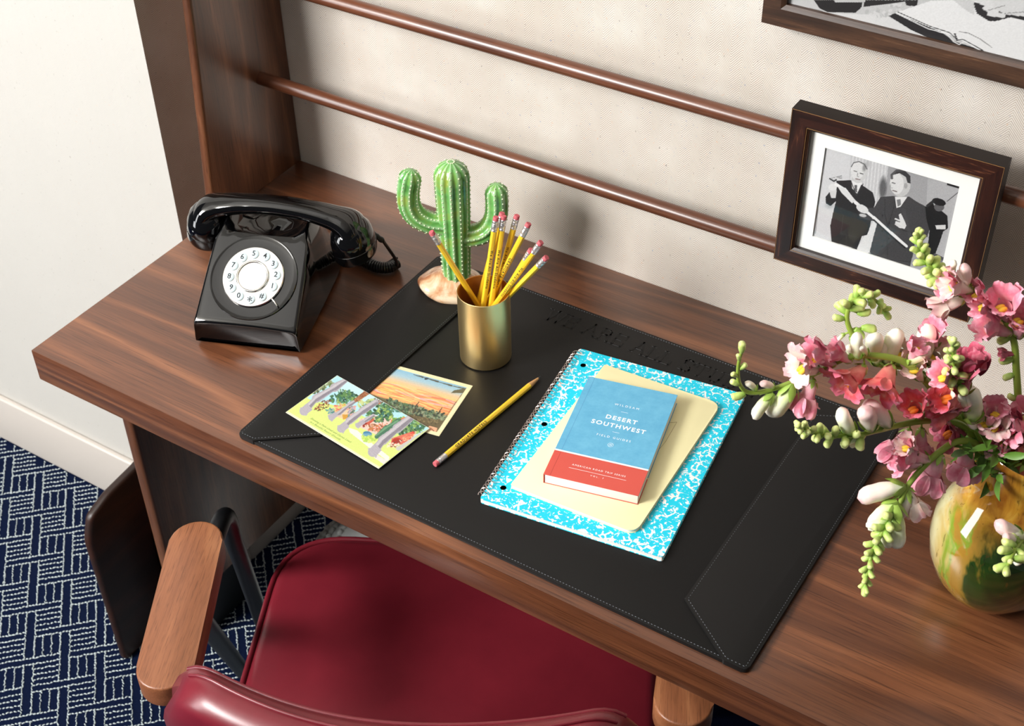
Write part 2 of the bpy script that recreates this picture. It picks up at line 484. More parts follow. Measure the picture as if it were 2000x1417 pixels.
# ------------------------------------------------------------------ desk
desk = empty('writing_desk', (-0.5, 1.06, 0.0), 0, 'walnut wall desk with an upright side panel and two round rails across the wall', 'desk')
DL = Vector((-0.5, 1.06, 0.0))
def dl(me):   # move a mesh given in world coordinates into the desk's frame
    me.transform(Matrix.Translation(-DL)); return me
XL = -1.2355; YF = 0.8055
o = link('desktop', dl(box_mesh(XL, 0.75, YF, YW - 0.001, ZD - 0.047, ZD, 0.0012, 2)), M['desk'], desk)
XO, XI = -1.2405, -1.2255       # side panel, outer and inner face
def side_panel(prof):           # prof: (y, z) outline, front edge rounded
    bm = bmesh.new()
    a = [bm.verts.new((XO, y, z)) for y, z in prof]; b = [bm.verts.new((XI, y, z)) for y, z in prof]
    n = len(prof)
    bm.faces.new(a); bm.faces.new(list(reversed(b)))
    for i in range(n): bm.faces.new((a[i], b[i], b[(i + 1) % n], a[(i + 1) % n]))
    bmesh.ops.recalc_face_normals(bm, faces=bm.faces)
    es = [e for e in bm.edges if abs(e.verts[0].co.x - e.verts[1].co.x) < 1e-6 and max(v.co.y for v in e.verts) < YW - 0.02]
    bmesh.ops.bevel(bm, geom=es, offset=0.0055, segments=4, affect='EDGES', profile=0.5)
    return bm_mesh(bm, 'panel', 40)
link('upright_panel', dl(side_panel([(1.132, ZD + 0.0005), (1.152, 1.0), (1.175, 1.35), (YW - 0.001, 1.35), (YW - 0.001, ZD + 0.0005)])), M['panel'], desk)
XO, XI = -1.232, -1.212
link('support_panel', dl(side_panel([(0.905, ZD - 0.0475), (0.905, 0.165), (YW - 0.001, 0.165), (YW - 0.001, ZD - 0.0475)])), M['panel'], desk)
YR = 1.262
for zr in (0.911, 1.059):
    P = [(-1.2262 + 0.01 * k, YR, zr) for k in range(0, 190, 3)]
    link('rail', dl(tube_mesh(P, 0.0093, 20)), M['rail'], desk)
# ------------------------------------------------------------------ desk pad
def flat_map(pts, z=ZD + 0.0065): return [tuple(at(u, v, z=z))[:2] for u, v in pts]
PADC = Vector((-0.595, 1.0, ZD))
pad = empty('desk_pad', PADC, 0, 'large black leather desk pad with folded corner flaps and grey stitching', 'desk pad')
def pl(poly): return [(p[0] - PADC.x, p[1] - PADC.y) for p in poly]
px0, px1, py0, py1 = -0.912, -0.279, 0.8195, 1.222
padpoly = [(px0, py0), (px1, py0), (px1, py1), (px0, py1)]
link('base_mat', prism_mesh(pl(round_poly(padpoly, 0.006)), 0.0001, 0.0042, 0.0012, 3), M['leather_black'], pad)
e_ = 0.0009
FLL = [(px0 - e_, py0 - e_), (px0 + 0.022, py0 - e_), (-0.829, 0.866), (-0.8215, 1.168), (px0 + 0.022, py1 + e_), (px0 - e_, py1 + e_)]
FLR = [(px1 + e_, py0 - e_), (px1 + e_, py1 + e_), (px1 - 0.024, py1 + e_), (-0.3695, 1.189), (-0.3695, 0.8665), (px1 - 0.024, py0 - e_)]
for f_ in (FLL, FLR):
    link('corner_flap', prism_mesh(pl(round_poly(f_, [0.006 if abs(p[0] - px0) < 0.002 or abs(p[0] - px1) < 0.002 else 0.001 for p in f_], 4)), 0.0001, 0.0066, 0.0014, 3), M['leather_black'], pad)
def stitches(lines, z):
    V, F = [], []
    for (a, b) in lines:
        a = Vector(a) ; b = Vector(b); d = b - a; L = d.length; d.normalize(); s = Vector((-d.y, d.x)); n = int(L / 0.0036)
        for k in range(n):
            c = a + d * ((k + 0.5) * L / n); q = len(V)
            for (i, j, h) in ((-1, 0, 0), (0, -1, 0), (1, 0, 0), (0, 1, 0), (0, 0, 1)):
                p = c + d * (0.0011 * i) + s * (0.00032 * j); V.append((p.x - PADC.x, p.y - PADC.y, z + 0.0004 * h))
            F += [(q, q + 1, q + 4), (q + 1, q + 2, q + 4), (q + 2, q + 3, q + 4), (q + 3, q, q + 4)]
    me = mesh('stitch', V, F)
    tag(link('stitching', me, M['thread'], pad), kind='stuff')
def inset(poly, d):
    m = len(poly); out = []
    ar = sum(poly[i][0] * poly[(i + 1) % m][1] - poly[(i + 1) % m][0] * poly[i][1] for i in range(m))
    sg = 1 if ar > 0 else -1
    for i in range(m):
        p0, p, p1 = Vector(poly[i - 1]), Vector(poly[i]), Vector(poly[(i + 1) % m])
        n0 = (p - p0).normalized(); n1 = (p1 - p).normalized()
        n0 = Vector((-n0.y, n0.x)) * sg; n1 = Vector((-n1.y, n1.x)) * sg
        b = (n0 + n1); b = b / max(b.dot(n0), 0.3)
        out.append(p + b * d)
    return out
def loop(p): return [(p[i], p[(i + 1) % len(p)]) for i in range(len(p))]
stitches(loop(inset(FLL, 0.0034)) + loop(inset(FLR, 0.0034)), 0.00665)
a = inset(padpoly, 0.0032)
stitches([((px0 + 0.026, a[0][1]), (px1 - 0.026, a[0][1])), ((px0 + 0.026, a[2][1]), (px1 - 0.026, a[2][1]))], 0.00425)
# raised slab-serif lettering WE ARE ALL STUDENTS
def slab_text(body, h, wd, sp, th=0.19):
    G = {'W': (1.35, [(0, 1, .33, 0), (.33, 0, .66, 1), (.66, 1, 1, 0), (1, 0, 1.35, 1)], [(0, 1), (1.35, 1), (.66, 1)]),
         'E': (.85, [(.15, 0, .15, 1), (.15, 1, .85, 1), (.15, .5, .6, .5), (.15, 0, .85, 0), (.85, 1, .85, .75), (.85, 0, .85, .28)], [(.12, 0), (.12, 1)]),
         'A': (1.0, [(0.05, 0, .5, 1), (.5, 1, .95, 0), (.25, .36, .75, .36)], [(0.05, 0), (.95, 0)]),
         'R': (.95, [(.15, 0, .15, 1), (.15, 1, .6, 1), (.6, 1, .78, .85), (.78, .85, .78, .68), (.78, .68, .6, .52), (.6, .52, .15, .52), (.5, .52, .9, 0)], [(.15, 0), (.12, 1), (.92, 0)]),
         'L': (.85, [(.15, 0, .15, 1), (.15, 0, .85, 0), (.85, 0, .85, .3)], [(.15, 1), (.12, 0)]),
         'S': (.8, [(.72, .82, .55, 1), (.55, 1, .25, 1), (.25, 1, .1, .84), (.1, .84, .12, .66), (.12, .66, .68, .38), (.68, .38, .72, .18), (.72, .18, .55, 0), (.55, 0, .25, 0), (.25, 0, .08, .2)], [(.72, .95), (.08, .05)]),
         'T': (.95, [(.475, 0, .475, 1), (.03, 1, .92, 1), (.03, 1, .03, .74), (.92, 1, .92, .74)], [(.475, 0)]),
         'U': (1.0, [(.16, 1, .16, .28), (.16, .28, .34, 0), (.34, 0, .66, 0), (.66, 0, .84, .28), (.84, .28, .84, 1)], [(.16, 1), (.84, 1)]),
         'D': (.95, [(.15, 0, .15, 1), (.15, 1, .58, 1), (.58, 1, .84, .75), (.84, .75, .84, .25), (.84, .25, .58, 0), (.58, 0, .15, 0)], [(.12, 0), (.12, 1)]),
         'N': (1.05, [(.16, 0, .16, 1), (.16, 1, .88, 0), (.88, 0, .88, 1)], [(.16, 0), (.12, 1), (.88, 1)])}
    V, F = [], []; x = 0.0
    def bar(x0, y0, x1, y1, t):
        a = Vector((x0, y0)); b = Vector((x1, y1)); d = (b - a).normalized(); s = Vector((-d.y, d.x)) * t / 2; e = d * t * 0.45
        q = len(V)
        for p in (a - e - s, b + e - s, b + e + s, a - e + s): V.append((p.x, p.y, 0))
        for p in (a - e - s * .7, b + e - s * .7, b + e + s * .7, a - e + s * .7): V.append((p.x, p.y, 0.0004))
        F.append((q + 4, q + 5, q + 6, q + 7))
        for i in range(4): F.append((q + i, q + (i + 1) % 4, q + 4 + (i + 1) % 4, q + 4 + i))
    for ch in body:
        if ch == ' ': x += 0.62 * wd; continue
        wch, st, se = G[ch]
        for (a0, b0, a1, b1) in st:
            t = th * h if abs(a1 - a0) < abs(b1 - b0) * 1.2 else th * h * 0.55
            bar(x + a0 * wd, b0 * h, x + a1 * wd, b1 * h, t)
        for (a0, b0) in se: bar(x + (a0 - .16) * wd, b0 * h, x + (a0 + .16) * wd, b0 * h, th * h * .45)
        x += (wch + sp) * wd
    return mesh('letters', V, F), x
me, tw = slab_text('WE ARE ALL STUDENTS', 0.0215, 0.0205, 0.22)
TL = at(1072, 600, z=ZD + 0.0045)
sx = 0.338 / tw
me.transform(Matrix.Diagonal((sx, 1, 1, 1)))
link('raised_lettering', me, M['leather_black'], pad, loc=(TL.x - PADC.x + 0.006, 1.1815 - PADC.y, 0.0041))
# ------------------------------------------------------------------ prints (flat printed pictures as coloured grids)
class Painter:
    def __init__(s, quad, nx, ny, pu=1.0, pv=1.0):
        """quad: source-frame coords of the picture corners (bl, br, tr, tl)"""
        s.nx, s.ny = nx, ny
        A = []; b = []
        for (U, V_), (x, y) in zip(((0, 0), (1, 0), (1, 1), (0, 1)), quad):
            A.append([U, V_, 1, 0, 0, 0, -U * x, -V_ * x]); b.append(x)
            A.append([0, 0, 0, U, V_, 1, -U * y, -V_ * y]); b.append(y)
        h = np.linalg.solve(np.array(A, float), np.array(b, float))
        U, V_ = np.meshgrid(np.linspace(0, 1, nx) ** pu, np.linspace(0, 1, ny) ** pv)
        s.U, s.V = U, V_
        d = h[6] * U + h[7] * V_ + 1
        s.X = (h[0] * U + h[1] * V_ + h[2]) / d; s.Y = (h[3] * U + h[4] * V_ + h[5]) / d
        s.C = np.ones((ny, nx, 3)) * 0.5
        s.rs = np.random.RandomState(5)
    def put(s, m, c, a=1.0):
        c = np.array(c if hasattr(c, '__len__') else (c, c, c), float) / 255.0
        m = np.clip(m, 0, 1)[..., None] * a
        s.C = s.C * (1 - m) + c * m
    def poly(s, pts, c, a=1.0):
        ins = np.zeros(s.X.shape, bool); n = len(pts)
        for i in range(n):
            x0, y0 = pts[i]; x1, y1 = pts[(i + 1) % n]
            if y0 == y1: continue
            cond = ((y0 > s.Y) != (y1 > s.Y)) & (s.X < (x1 - x0) * (s.Y - y0) / (y1 - y0) + x0)
            ins ^= cond
        s.put(ins.astype(float), c, a)
    def ell(s, cx, cy, rx, ry, c, a=1.0, rot=0.0, soft=0.0):
        ca, sa = math.cos(rot), math.sin(rot)
        dx, dy = s.X - cx, s.Y - cy
        q = np.sqrt(((dx * ca + dy * sa) / rx) ** 2 + ((-dx * sa + dy * ca) / ry) ** 2)
        m = (q < 1).astype(float) if soft == 0 else np.clip((1 - q) / soft, 0, 1)
        s.put(m, c, a)
    def line(s, pts, wd, c, a=1.0):
        m = np.zeros(s.X.shape)
        for (x0, y0), (x1, y1) in zip(pts[:-1], pts[1:]):
            dx, dy = x1 - x0, y1 - y0; L = dx * dx + dy * dy + 1e-9
            t = np.clip(((s.X - x0) * dx + (s.Y - y0) * dy) / L, 0, 1)
            d = np.hypot(s.X - x0 - t * dx, s.Y - y0 - t * dy)
            w0, w1 = (wd, wd) if not hasattr(wd, '__len__') else wd
            m = np.maximum(m, np.clip((w0 + (w1 - w0) * t) / 2 - d + 0.5, 0, 1))
        s.put(m, c, a)
    def blobs(s, region, n, r, cols, a=0.9):
        """many small leaf dabs inside a polygon bounding region"""
        xs = [p[0] for p in region]; ys = [p[1] for p in region]
        k = 0
        while k < n:
            x, y = s.rs.uniform(min(xs), max(xs)), s.rs.uniform(min(ys), max(ys))
            ins = False
            for i in range(len(region)):
                x0, y0 = region[i]; x1, y1 = region[(i + 1) % len(region)]
                if (y0 > y) != (y1 > y) and x < (x1 - x0) * (y - y0) / (y1 - y0 + 1e-9) + x0: ins = not ins
            if not ins: k += 0.2; continue
            c = cols[s.rs.randint(len(cols))]
            s.ell(x, y, r * s.rs.uniform(.6, 1.4), r * s.rs.uniform(.3, .8), c, a, s.rs.uniform(0, PI))
            k += 1
    def grain(s, amt):
        s.C = np.clip(s.C + s.rs.normal(0, amt, s.X.shape)[..., None], 0, 1)
    def build(s, name, wdt, hgt, parent, loc, rot=(0, 0, 0), vertical=False):
        x = (s.U - 0.5) * wdt; y = (s.V - 0.5) * hgt
        co = np.stack([x, y * 0, y] if vertical else [x, y, y * 0], -1).reshape(-1, 3)
        nx, ny = s.nx, s.ny
        idx = np.arange(nx * ny).reshape(ny, nx)
        q = np.stack([idx[:-1, :-1], idx[:-1, 1:], idx[1:, 1:], idx[1:, :-1]], -1).reshape(-1, 4)
        me = bpy.data.meshes.new(name)
        me.vertices.add(len(co)); me.vertices.foreach_set('co', co.ravel())
        me.loops.add(q.size); me.loops.foreach_set('vertex_index', q.ravel().astype(np.int32))
        me.polygons.add(len(q)); me.polygons.foreach_set('loop_start', (np.arange(len(q)) * 4).astype(np.int32))
        me.polygons.foreach_set('loop_total', np.full(len(q), 4, np.int32))
        me.update(calc_edges=True)
        at_ = me.color_attributes.new('Col', 'FLOAT_COLOR', 'POINT')
        lin = s2l(s.C.reshape(-1, 3)) * 0.86; rgba = np.concatenate([lin, np.ones((len(lin), 1))], 1)
        at_.data.foreach_set('color', rgba.astype(np.float32).ravel())
        return link(name, me, M['print'], parent, loc, rot)
def fit_rect(P):
    """P: bl, br, tr, tl world points -> centre, width, height, rotation"""
    c = (P[0] + P[1] + P[2] + P[3]) / 4
    wv = ((P[1] - P[0]) + (P[2] - P[3])) / 2; hv = ((P[3] - P[0]) + (P[2] - P[1])) / 2
    a = (math.atan2(wv.y, wv.x) + math.atan2(-hv.x, hv.y)) / 2
    return c, Vector((wv.x, wv.y)).length, Vector((hv.x, hv.y)).length, a
def project(P):
    q = CM.transposed() @ (Vector(P) - CAMLOC)
    return (1000 + FPX * q.x / -q.z, 708.5 - FPX * q.y / -q.z)
def atp(u, v, base, off=0.0):
    """point of the upright plane through base that faces the camera's heading (off: metres beyond it)"""
    n = Vector((-math.sin(CAMROT.z), math.cos(CAMROT.z), 0)); d = ray(u, v)
    t = ((Vector(base) - CAMLOC).dot(n) + off) / d.dot(n)
    return CAMLOC + d * t
# ------------------------------------------------------------------ postcards
ZC = ZD + 0.0072
c, cw, chh, ca = fit_rect([at(562, 805, z=ZC), at(738, 916, z=ZC), at(836, 838, z=ZC), at(659, 729, z=ZC)])
card = empty('postcard', (c.x, c.y, ZD + 0.0068), ca, 'palm grove picture postcard lying across the lower left flap of the desk pad', 'postcard')
link('card', box_mesh(-cw / 2, cw / 2, -chh / 2, chh / 2, 0, 0.00035), M['paper'], card)
p = Painter([(0, 605), (1270, 1400), (1956, 836), (740, 55)], 300, 175)
p.put(np.ones_like(p.X), (206, 226, 130))
p.poly([(740, 55), (1956, 836), (1700, 1000), (900, 560), (300, 400)], (176, 222, 232))          # sky
p.poly([(800, 100), (1300, 340), (1150, 470), (700, 300)], (200, 232, 236), 0.8)
p.poly([(0, 600), (300, 390), (700, 600), (1300, 960), (1560, 1150), (1270, 1400)], (214, 232, 132))
p.poly([(0, 605), (1270, 1400), (1290, 1380), (30, 590)], (232, 240, 190))
p.poly([(880, 830), (1000, 870), (1180, 1040), (1420, 1240), (1400, 1300), (1150, 1110), (900, 900)], (234, 228, 220))  # path
p.poly([(1230, 1200), (1390, 1290), (1340, 1340), (1220, 1260)], (222, 218, 214))
p.poly([(1240, 650), (1500, 700), (1620, 830), (1300, 950), (1040, 830), (1080, 700)], (226, 200, 190))
p.poly([(620, 560), (800, 500), (1000, 560), (860, 720), (600, 640)], (222, 196, 160))
G1 = [(70, 112, 70), (96, 140, 84), (48, 92, 74), (140, 170, 90), (60, 116, 100), (34, 70, 52)]
p.blobs([(500, 230), (660, 140), (690, 190), (400, 340), (330, 300)], 60, 26, [(96, 120, 70), (140, 150, 110), (70, 84, 60), (190, 190, 170)])
for k in range(15):        # palm crown
    a = R(-100 + k * 15)
    x0, y0 = 770, 370
    L = 230 if k < 9 else 150
    p.line([(x0, y0), (x0 + L * .6 * math.cos(a), y0 + L * .35 * math.sin(a) - 20), (x0 + L * math.cos(a), y0 + L * .45 * math.sin(a) + 25)], (22, 6), G1[k % 6], 0.95)
p.blobs([(640, 360), (900, 280), (1040, 350), (960, 470), (720, 480), (620, 430)], 90, 26, G1)
p.blobs([(520, 430), (660, 420), (600, 540), (470, 590), (400, 560)], 90, 13, [(160, 92, 58), (120, 70, 48), (196, 130, 92), (84, 56, 44)])
p.blobs([(560, 560), (700, 560), (680, 640), (560, 600)], 25, 22, [(84, 150, 150), (70, 120, 120), (150, 180, 170)])
p.blobs([(690, 500), (860, 480), (880, 560), (700, 620)], 60, 20, [(214, 110, 80), (206, 216, 110), (180, 200, 96), (230, 170, 140)])
p.blobs([(1010, 440), (1230, 420), (1200, 520), (1020, 540)], 60, 20, [(150, 176, 110), (196, 206, 140), (110, 140, 90)])
p.blobs([(1280, 460), (1700, 520), (1640, 600), (1400, 600), (1270, 520)], 130, 22, G1 + [(100, 150, 130)])
p.blobs([(1240, 400), (1400, 380), (1430, 470), (1300, 490)], 70, 11, [(150, 86, 60), (90, 58, 44), (190, 120, 90)])
p.blobs([(1120, 620), (1280, 540), (1450, 580), (1500, 680), (1300, 760), (1180, 720)], 150, 26, G1 + [(180, 204, 110)])
p.blobs([(1480, 700), (1640, 680), (1560, 790), (1440, 800)], 60, 22, [(150, 196, 90), (110, 160, 80), (224, 120, 90)])
p.blobs([(900, 520), (990, 500), (960, 640), (860, 690)], 60, 18, [(110, 150, 150), (190, 170, 190), (220, 160, 150), (80, 110, 90)])
p.poly([(800, 640), (880, 640), (870, 700), (810, 715)], (204, 150, 60))
p.poly([(1070, 780), (1190, 730), (1170, 800), (1080, 830)], (150, 48, 36))
p.poly([(1130, 760), (1240, 690), (1230, 730), (1150, 800)], (196, 90, 70))
p.blobs([(1020, 700), (1150, 740), (1050, 760)], 20, 22, [(222, 160, 160), (236, 200, 196)])
p.blobs([(1100, 800), (1400, 760), (1440, 860), (1200, 900)], 90, 18, [(220, 120, 90), (240, 210, 190), (190, 120, 70), (140, 90, 60)])
p.blobs([(1560, 760), (1740, 700), (1930, 800), (1800, 900), (1560, 930)], 190, 24, G1 + [(150, 190, 110)])
p.poly([(1460, 980), (1740, 880), (1780, 920), (1620, 1060), (1440, 1080)], (216, 110, 92))
p.ell(1520, 1010, 60, 34, (176, 50, 36), 1, -0.3)
p.blobs([(1600, 960), (1780, 880), (1760, 960), (1620, 1050)], 40, 18, [(214, 70, 56), (230, 130, 100), (240, 190, 150)])
p.blobs([(1420, 1050), (1600, 1000), (1540, 1100), (1400, 1100)], 40, 16, [(150, 60, 50), (70, 70, 60), (230, 220, 200)])
p.poly([(1500, 1120), (1900, 860), (1840, 920), (1540, 1160)], (196, 196, 190))
p.ell(1140, 920, 62, 38, (70, 130, 170), 1, 0.2); p.ell(1130, 935, 66, 22, (120, 170, 190), .8)
p.line([(1080, 940), (1090, 1000)], 10, (120, 140, 60)); p.line([(1130, 960), (1100, 1020)], 8, (90, 130, 60))
p.blobs([(1060, 940), (1300, 960), (1200, 1050), (1080, 1020)], 50, 22, [(206, 226, 120), (170, 206, 90)])
p.line([(1560, 740), (1400, 840), (1260, 960)], (90, 56), (70, 116, 92)); p.line([(1545, 735), (1385, 835), (1250, 945)], (30, 16), (110, 156, 120))
def trunk(pts, w0, w1, flare):
    p.line(pts, (w0, w1), (176, 170, 180))
    (x0, y0), (x1, y1) = pts[0], pts[-1]
    d = Vector((x1 - x0, y1 - y0)).normalized(); s = Vector((-d.y, d.x))
    p.line([(x + s.x * w1 * .26, y + s.y * w1 * .26) for x, y in pts], (w0 * .4, w1 * .4), (122, 116, 128), .75)
    p.line([(x - s.x * w1 * .26, y - s.y * w1 * .26) for x, y in pts], (w0 * .3, w1 * .3), (204, 200, 204), .7)
    a = Vector(pts[0]); q = [a + d * 110 + s * w0 * .45, a + d * 20 + s * flare * .55, a - d * 20 + s * flare * .72, a - d * 34, a - d * 14 - s * flare * .72, a + d * 20 - s * flare * .55, a + d * 110 - s * w0 * .45]
    p.poly([tuple(v) for v in q], (178, 172, 182)); 
    for k in range(26):
        t = k / 26.0; c0 = a + Vector((x1 - x0, y1 - y0)) * t; ww = w0 + (w1 - w0) * t
        p.line([tuple(c0 - s * ww * .42), tuple(c0 + s * ww * .42)], 3, (140, 134, 146), .35)
trunk([(260, 590), (440, 400), (700, 240), (860, 130)], 130, 66, 110)
trunk([(640, 690), (760, 620), (900, 500), (1010, 430)], 70, 40, 80)
p.line([(1000, 430), (1160, 310)], (56, 80), (160, 104, 70)); p.blobs([(980, 420), (1130, 290), (1180, 330), (1030, 460)], 60, 11, [(120, 74, 50), (190, 134, 96)])
trunk([(1010, 800), (1130, 720), (1230, 650)], 66, 40, 60)
trunk([(780, 850), (900, 730), (1080, 590), (1270, 460)], 110, 74, 100)
trunk([(1200, 1180), (1340, 1010), (1540, 840), (1760, 660)], 130, 84, 120)
p.grain(0.02)
p.build('picture', cw - 0.0006, chh - 0.0006, card, (0, 0, 0.00042))
for k, (body, yy) in enumerate((('Showing a Palm Lined and Cactus Lined', 0.0112), ('in a Beautiful Resort Grounds', 0.0066))):
    me = text_mesh(body, 0.0038, 0.00002, space=1.05, shear=0.25)
    link('caption', me, mat('caption_ink', rgb(96, 120, 60), 0.6), card, (-0.012 - 0.004 * k, -chh / 2 + yy, 0.00046))
TRv, BRv = at(924, 753, z=ZD + 0.0047), at(857, 851, z=ZD + 0.0047)
a2 = R(9.5); dx = Vector((math.cos(a2), math.sin(a2), 0)); dy = Vector((-dx.y, dx.x, 0))
ch2 = (TRv - BRv).length; cw2 = 0.138
c = (TRv + BRv) / 2 - dx * cw2 / 2
card2 = empty('postcard', (c.x, c.y, ZD + 0.0043), a2, 'cream-bordered desert sunset postcard tucked under the left flap beneath the palm card', 'postcard')
link('card', box_mesh(-cw2 / 2, cw2 / 2, -ch2 / 2, ch2 / 2, 0, 0.0003), M['paper_cream'], card2)
def z8(u, v): return ((u - 700) * 8.333, (v - 710) * 8.333)
qd = [z8(*project(Vector((c.x, c.y, ZD + .0047)) + dx * (sx_ * cw2 / 2) + dy * (sy_ * ch2 / 2))) for sx_, sy_ in ((-1, -1), (1, -1), (1, 1), (-1, 1))]
p = Painter(qd, 240, 170)
V_ = p.V; U_ = p.U
def vg(stops):
    xs = [s[0] for s in stops]
    p.C = np.stack([np.interp(V_, xs, [s[1][i] for s in stops]) for i in range(3)], -1) / 255.0
vg([(0, (236, 180, 130)), (.12, (120, 96, 70)), (.36, (110, 110, 80)), (.40, (240, 170, 110)), (.47, (236, 130, 90)), (.52, (240, 150, 90)), (.6, (244, 206, 120)), (.72, (240, 196, 150)), (.83, (170, 200, 214)), (1, (120, 180, 216))])
for k in range(60):
    yv = p.rs.uniform(.40, .66); m = np.exp(-((V_ - yv - .03 * np.sin(U_ * p.rs.uniform(4, 14) + k)) / .008) ** 2) * (np.abs(U_ - p.rs.uniform(0, 1)) < p.rs.uniform(.1, .35))
    p.put(m, [(236, 110, 80), (250, 214, 120), (214, 190, 210), (250, 230, 150), (240, 150, 110)][k % 5], .7)
Z = z8
p.blobs([(500, 560), (760, 640), (1000, 700), (1400, 800), (1440, 900), (1330, 940), (900, 860), (600, 800), (400, 640)], 420, 24, [(60, 84, 60), (90, 120, 84), (110, 134, 110), (50, 60, 54), (150, 160, 130)])
p.poly([(860, 830), (1380, 930), (1290, 1060), (1050, 1060), (800, 900)], (104, 92, 66)); p.blobs([(900, 840), (1380, 930), (1330, 990), (900, 930)], 60, 14, [(70, 62, 50), (140, 124, 90)])
p.line([(985, 620), (930, 700), (890, 800)], (14, 24), (84, 74, 60)); p.line([(1365, 710), (1320, 780)], (12, 22), (84, 74, 60))
p.poly([(1160, 1010), (1290, 1045), (1260, 1110), (1080, 1100)], (240, 176, 140)); p.line([(1200, 1070), (1230, 1095)], 14, (130, 80, 60))
p.poly([(1560, 430), (1760, 395), (1750, 480), (1600, 475), (1510, 475)], (96, 92, 70)); p.line([(900, 175), (1050, 215), (1300, 290), (1520, 355), (1760, 410)], (8, 26), (90, 88, 76))
p.ell(1110, 240, 34, 18, (60, 70, 80), 1, -.2)
p.line([(1690, 490), (1440, 840), (1290, 1090)], 12, (96, 88, 64), .8)
bw = 0.055
m = np.maximum((U_ > 1 - bw * .62).astype(float), np.maximum((V_ > 1 - bw).astype(float), (V_ < bw * .9).astype(float)))
p.put(m, (240, 228, 186))
p.grain(0.015)
p.build('picture', cw2 - 0.0006, ch2 - 0.0006, card2, (0, 0, 0.00037))
# ------------------------------------------------------------------ spiral notebook, yellow notebook, field guide
Z0 = ZD + 0.0043
ZN = Z0 + 0.0065
c, nw, nh, na = fit_rect([at(941, 974, z=ZN), at(1297, 1090, z=ZN), at(1452, 772, z=ZN), at(1130, 676, z=ZN)])
nb = empty('spiral_notebook', (c.x, c.y, Z0), na, 'large turquoise and white marbled spiral notebook under the other two books', 'notebook')
mm = mat('marbled_turquoise', rgb(20, 200, 220), 0.45); t = NT(mm)
v = t.coord('Object', (1, 1, 1)); w1 = t.noise(v, 150, 2, .5, 1.4)
wv_ = t.n('ShaderNodeTexNoise'); wv_.inputs['Scale'].default_value = 60; wv_.inputs['Detail'].default_value = 2; t.l(v, wv_.inputs['Vector'])
mp = t.n('ShaderNodeVectorMath', operation='MULTIPLY_ADD'); t.l(wv_.outputs['Color'], mp.inputs[0]); mp.inputs[1].default_value = (0.012, 0.012, 0.012); t.l(v, mp.inputs[2])
vo = t.n('ShaderNodeTexVoronoi', feature='DISTANCE_TO_EDGE'); vo.inputs['Scale'].default_value = 115; t.l(mp.outputs[0], vo.inputs['Vector'])
big = t.noise(v, 95, 3, .6, 1.0)
e1 = t.math('LESS_THAN', vo.outputs['Distance'], 0.105)
k1 = t.math('GREATER_THAN', big, 0.52)
k2 = t.math('GREATER_THAN', t.noise(v, 300, 2, .5, 0.6), 0.63)
fac = t.math('MAXIMUM', t.math('MULTIPLY', e1, k1), k2)
t.col(t.mix(fac, rgb(4, 198, 226), rgb(236, 236, 232)))
hx, hy = nw / 2, nh / 2
link('back_cover', prism_mesh(round_poly([(-hx, -hy), (hx, -hy), (hx, hy), (-hx, hy)], 0.004), 0, 0.0006), mm, nb)
link('pages', box_mesh(-hx + 0.001, hx - 0.001, -hy + 0.0006, hy - 0.0006, 0.0006, 0.0059), M['paper'], nb)
link('front_cover', prism_mesh(round_poly([(-hx, -hy), (hx, -hy), (hx, hy), (-hx, hy)], 0.004), 0.0059, 0.0065), mm, nb)
link('cover_edge', prism_mesh(round_poly([(-hx, -hy), (hx, -hy), (hx, hy), (-hx, hy)], 0.004), 0.00585, 0.00592), M['paper'], nb)
for q in ((1139, 713), (1063, 828), (983, 952)):
    h = at(*q, z=ZN); r_ = Matrix.Rotation(-na, 3, 'Z') @ (h - Vector((c.x, c.y, 0)))
    link('hole_shade_disc', lathe_mesh([(0.0, 0.0), (0.0034, 0.0)], 20), M['ink'], nb, (r_.x, r_.y, 0.00656))  # flat black disc paints the dark inside of a punched hole
P = []
nco = 44; rc = 0.0052
for i in range(nco * 16):
    a = 2 * PI * i / 16
    P.append((-hx + 0.0006 - rc * math.cos(a), -hy + 0.006 + (nh - 0.012) * i / (nco * 16.0), 0.0053 + rc * math.sin(a)))
link('spiral_wire', tube_mesh(P, 0.00055, 5), M['wire'], nb)
ZY = ZN + 0.0001; TY = 0.0048
c, yw, yh, ya = fit_rect([at(998, 945, z=ZY + TY), at(1240, 1042, z=ZY + TY), at(1409, 787, z=ZY + TY), at(1180, 712, z=ZY + TY)])
yb = empty('notebook', (c.x, c.y, ZY), ya, 'pale yellow round-cornered notebook between the marbled one and the blue book', 'notebook')
hx, hy = yw / 2, yh / 2
rp = round_poly([(-hx, -hy), (hx, -hy), (hx, hy), (-hx, hy)], [0.002, 0.014, 0.014, 0.002], 8)
rp2 = round_poly([(-hx + .0006, -hy + .0008), (hx - .0008, -hy + .0008), (hx - .0008, hy - .0008), (-hx + .0006, hy - .0008)], [0.002, 0.0135, 0.0135, 0.002], 8)
link('back_cover', prism_mesh(rp, 0, 0.0006), M['yellow_book'], yb)
link('pages', prism_mesh(rp2, 0.0006, TY - 0.0006), M['paper'], yb)
link('front_cover', prism_mesh(rp, TY - 0.0006, TY, 0.0002), M['yellow_book'], yb)
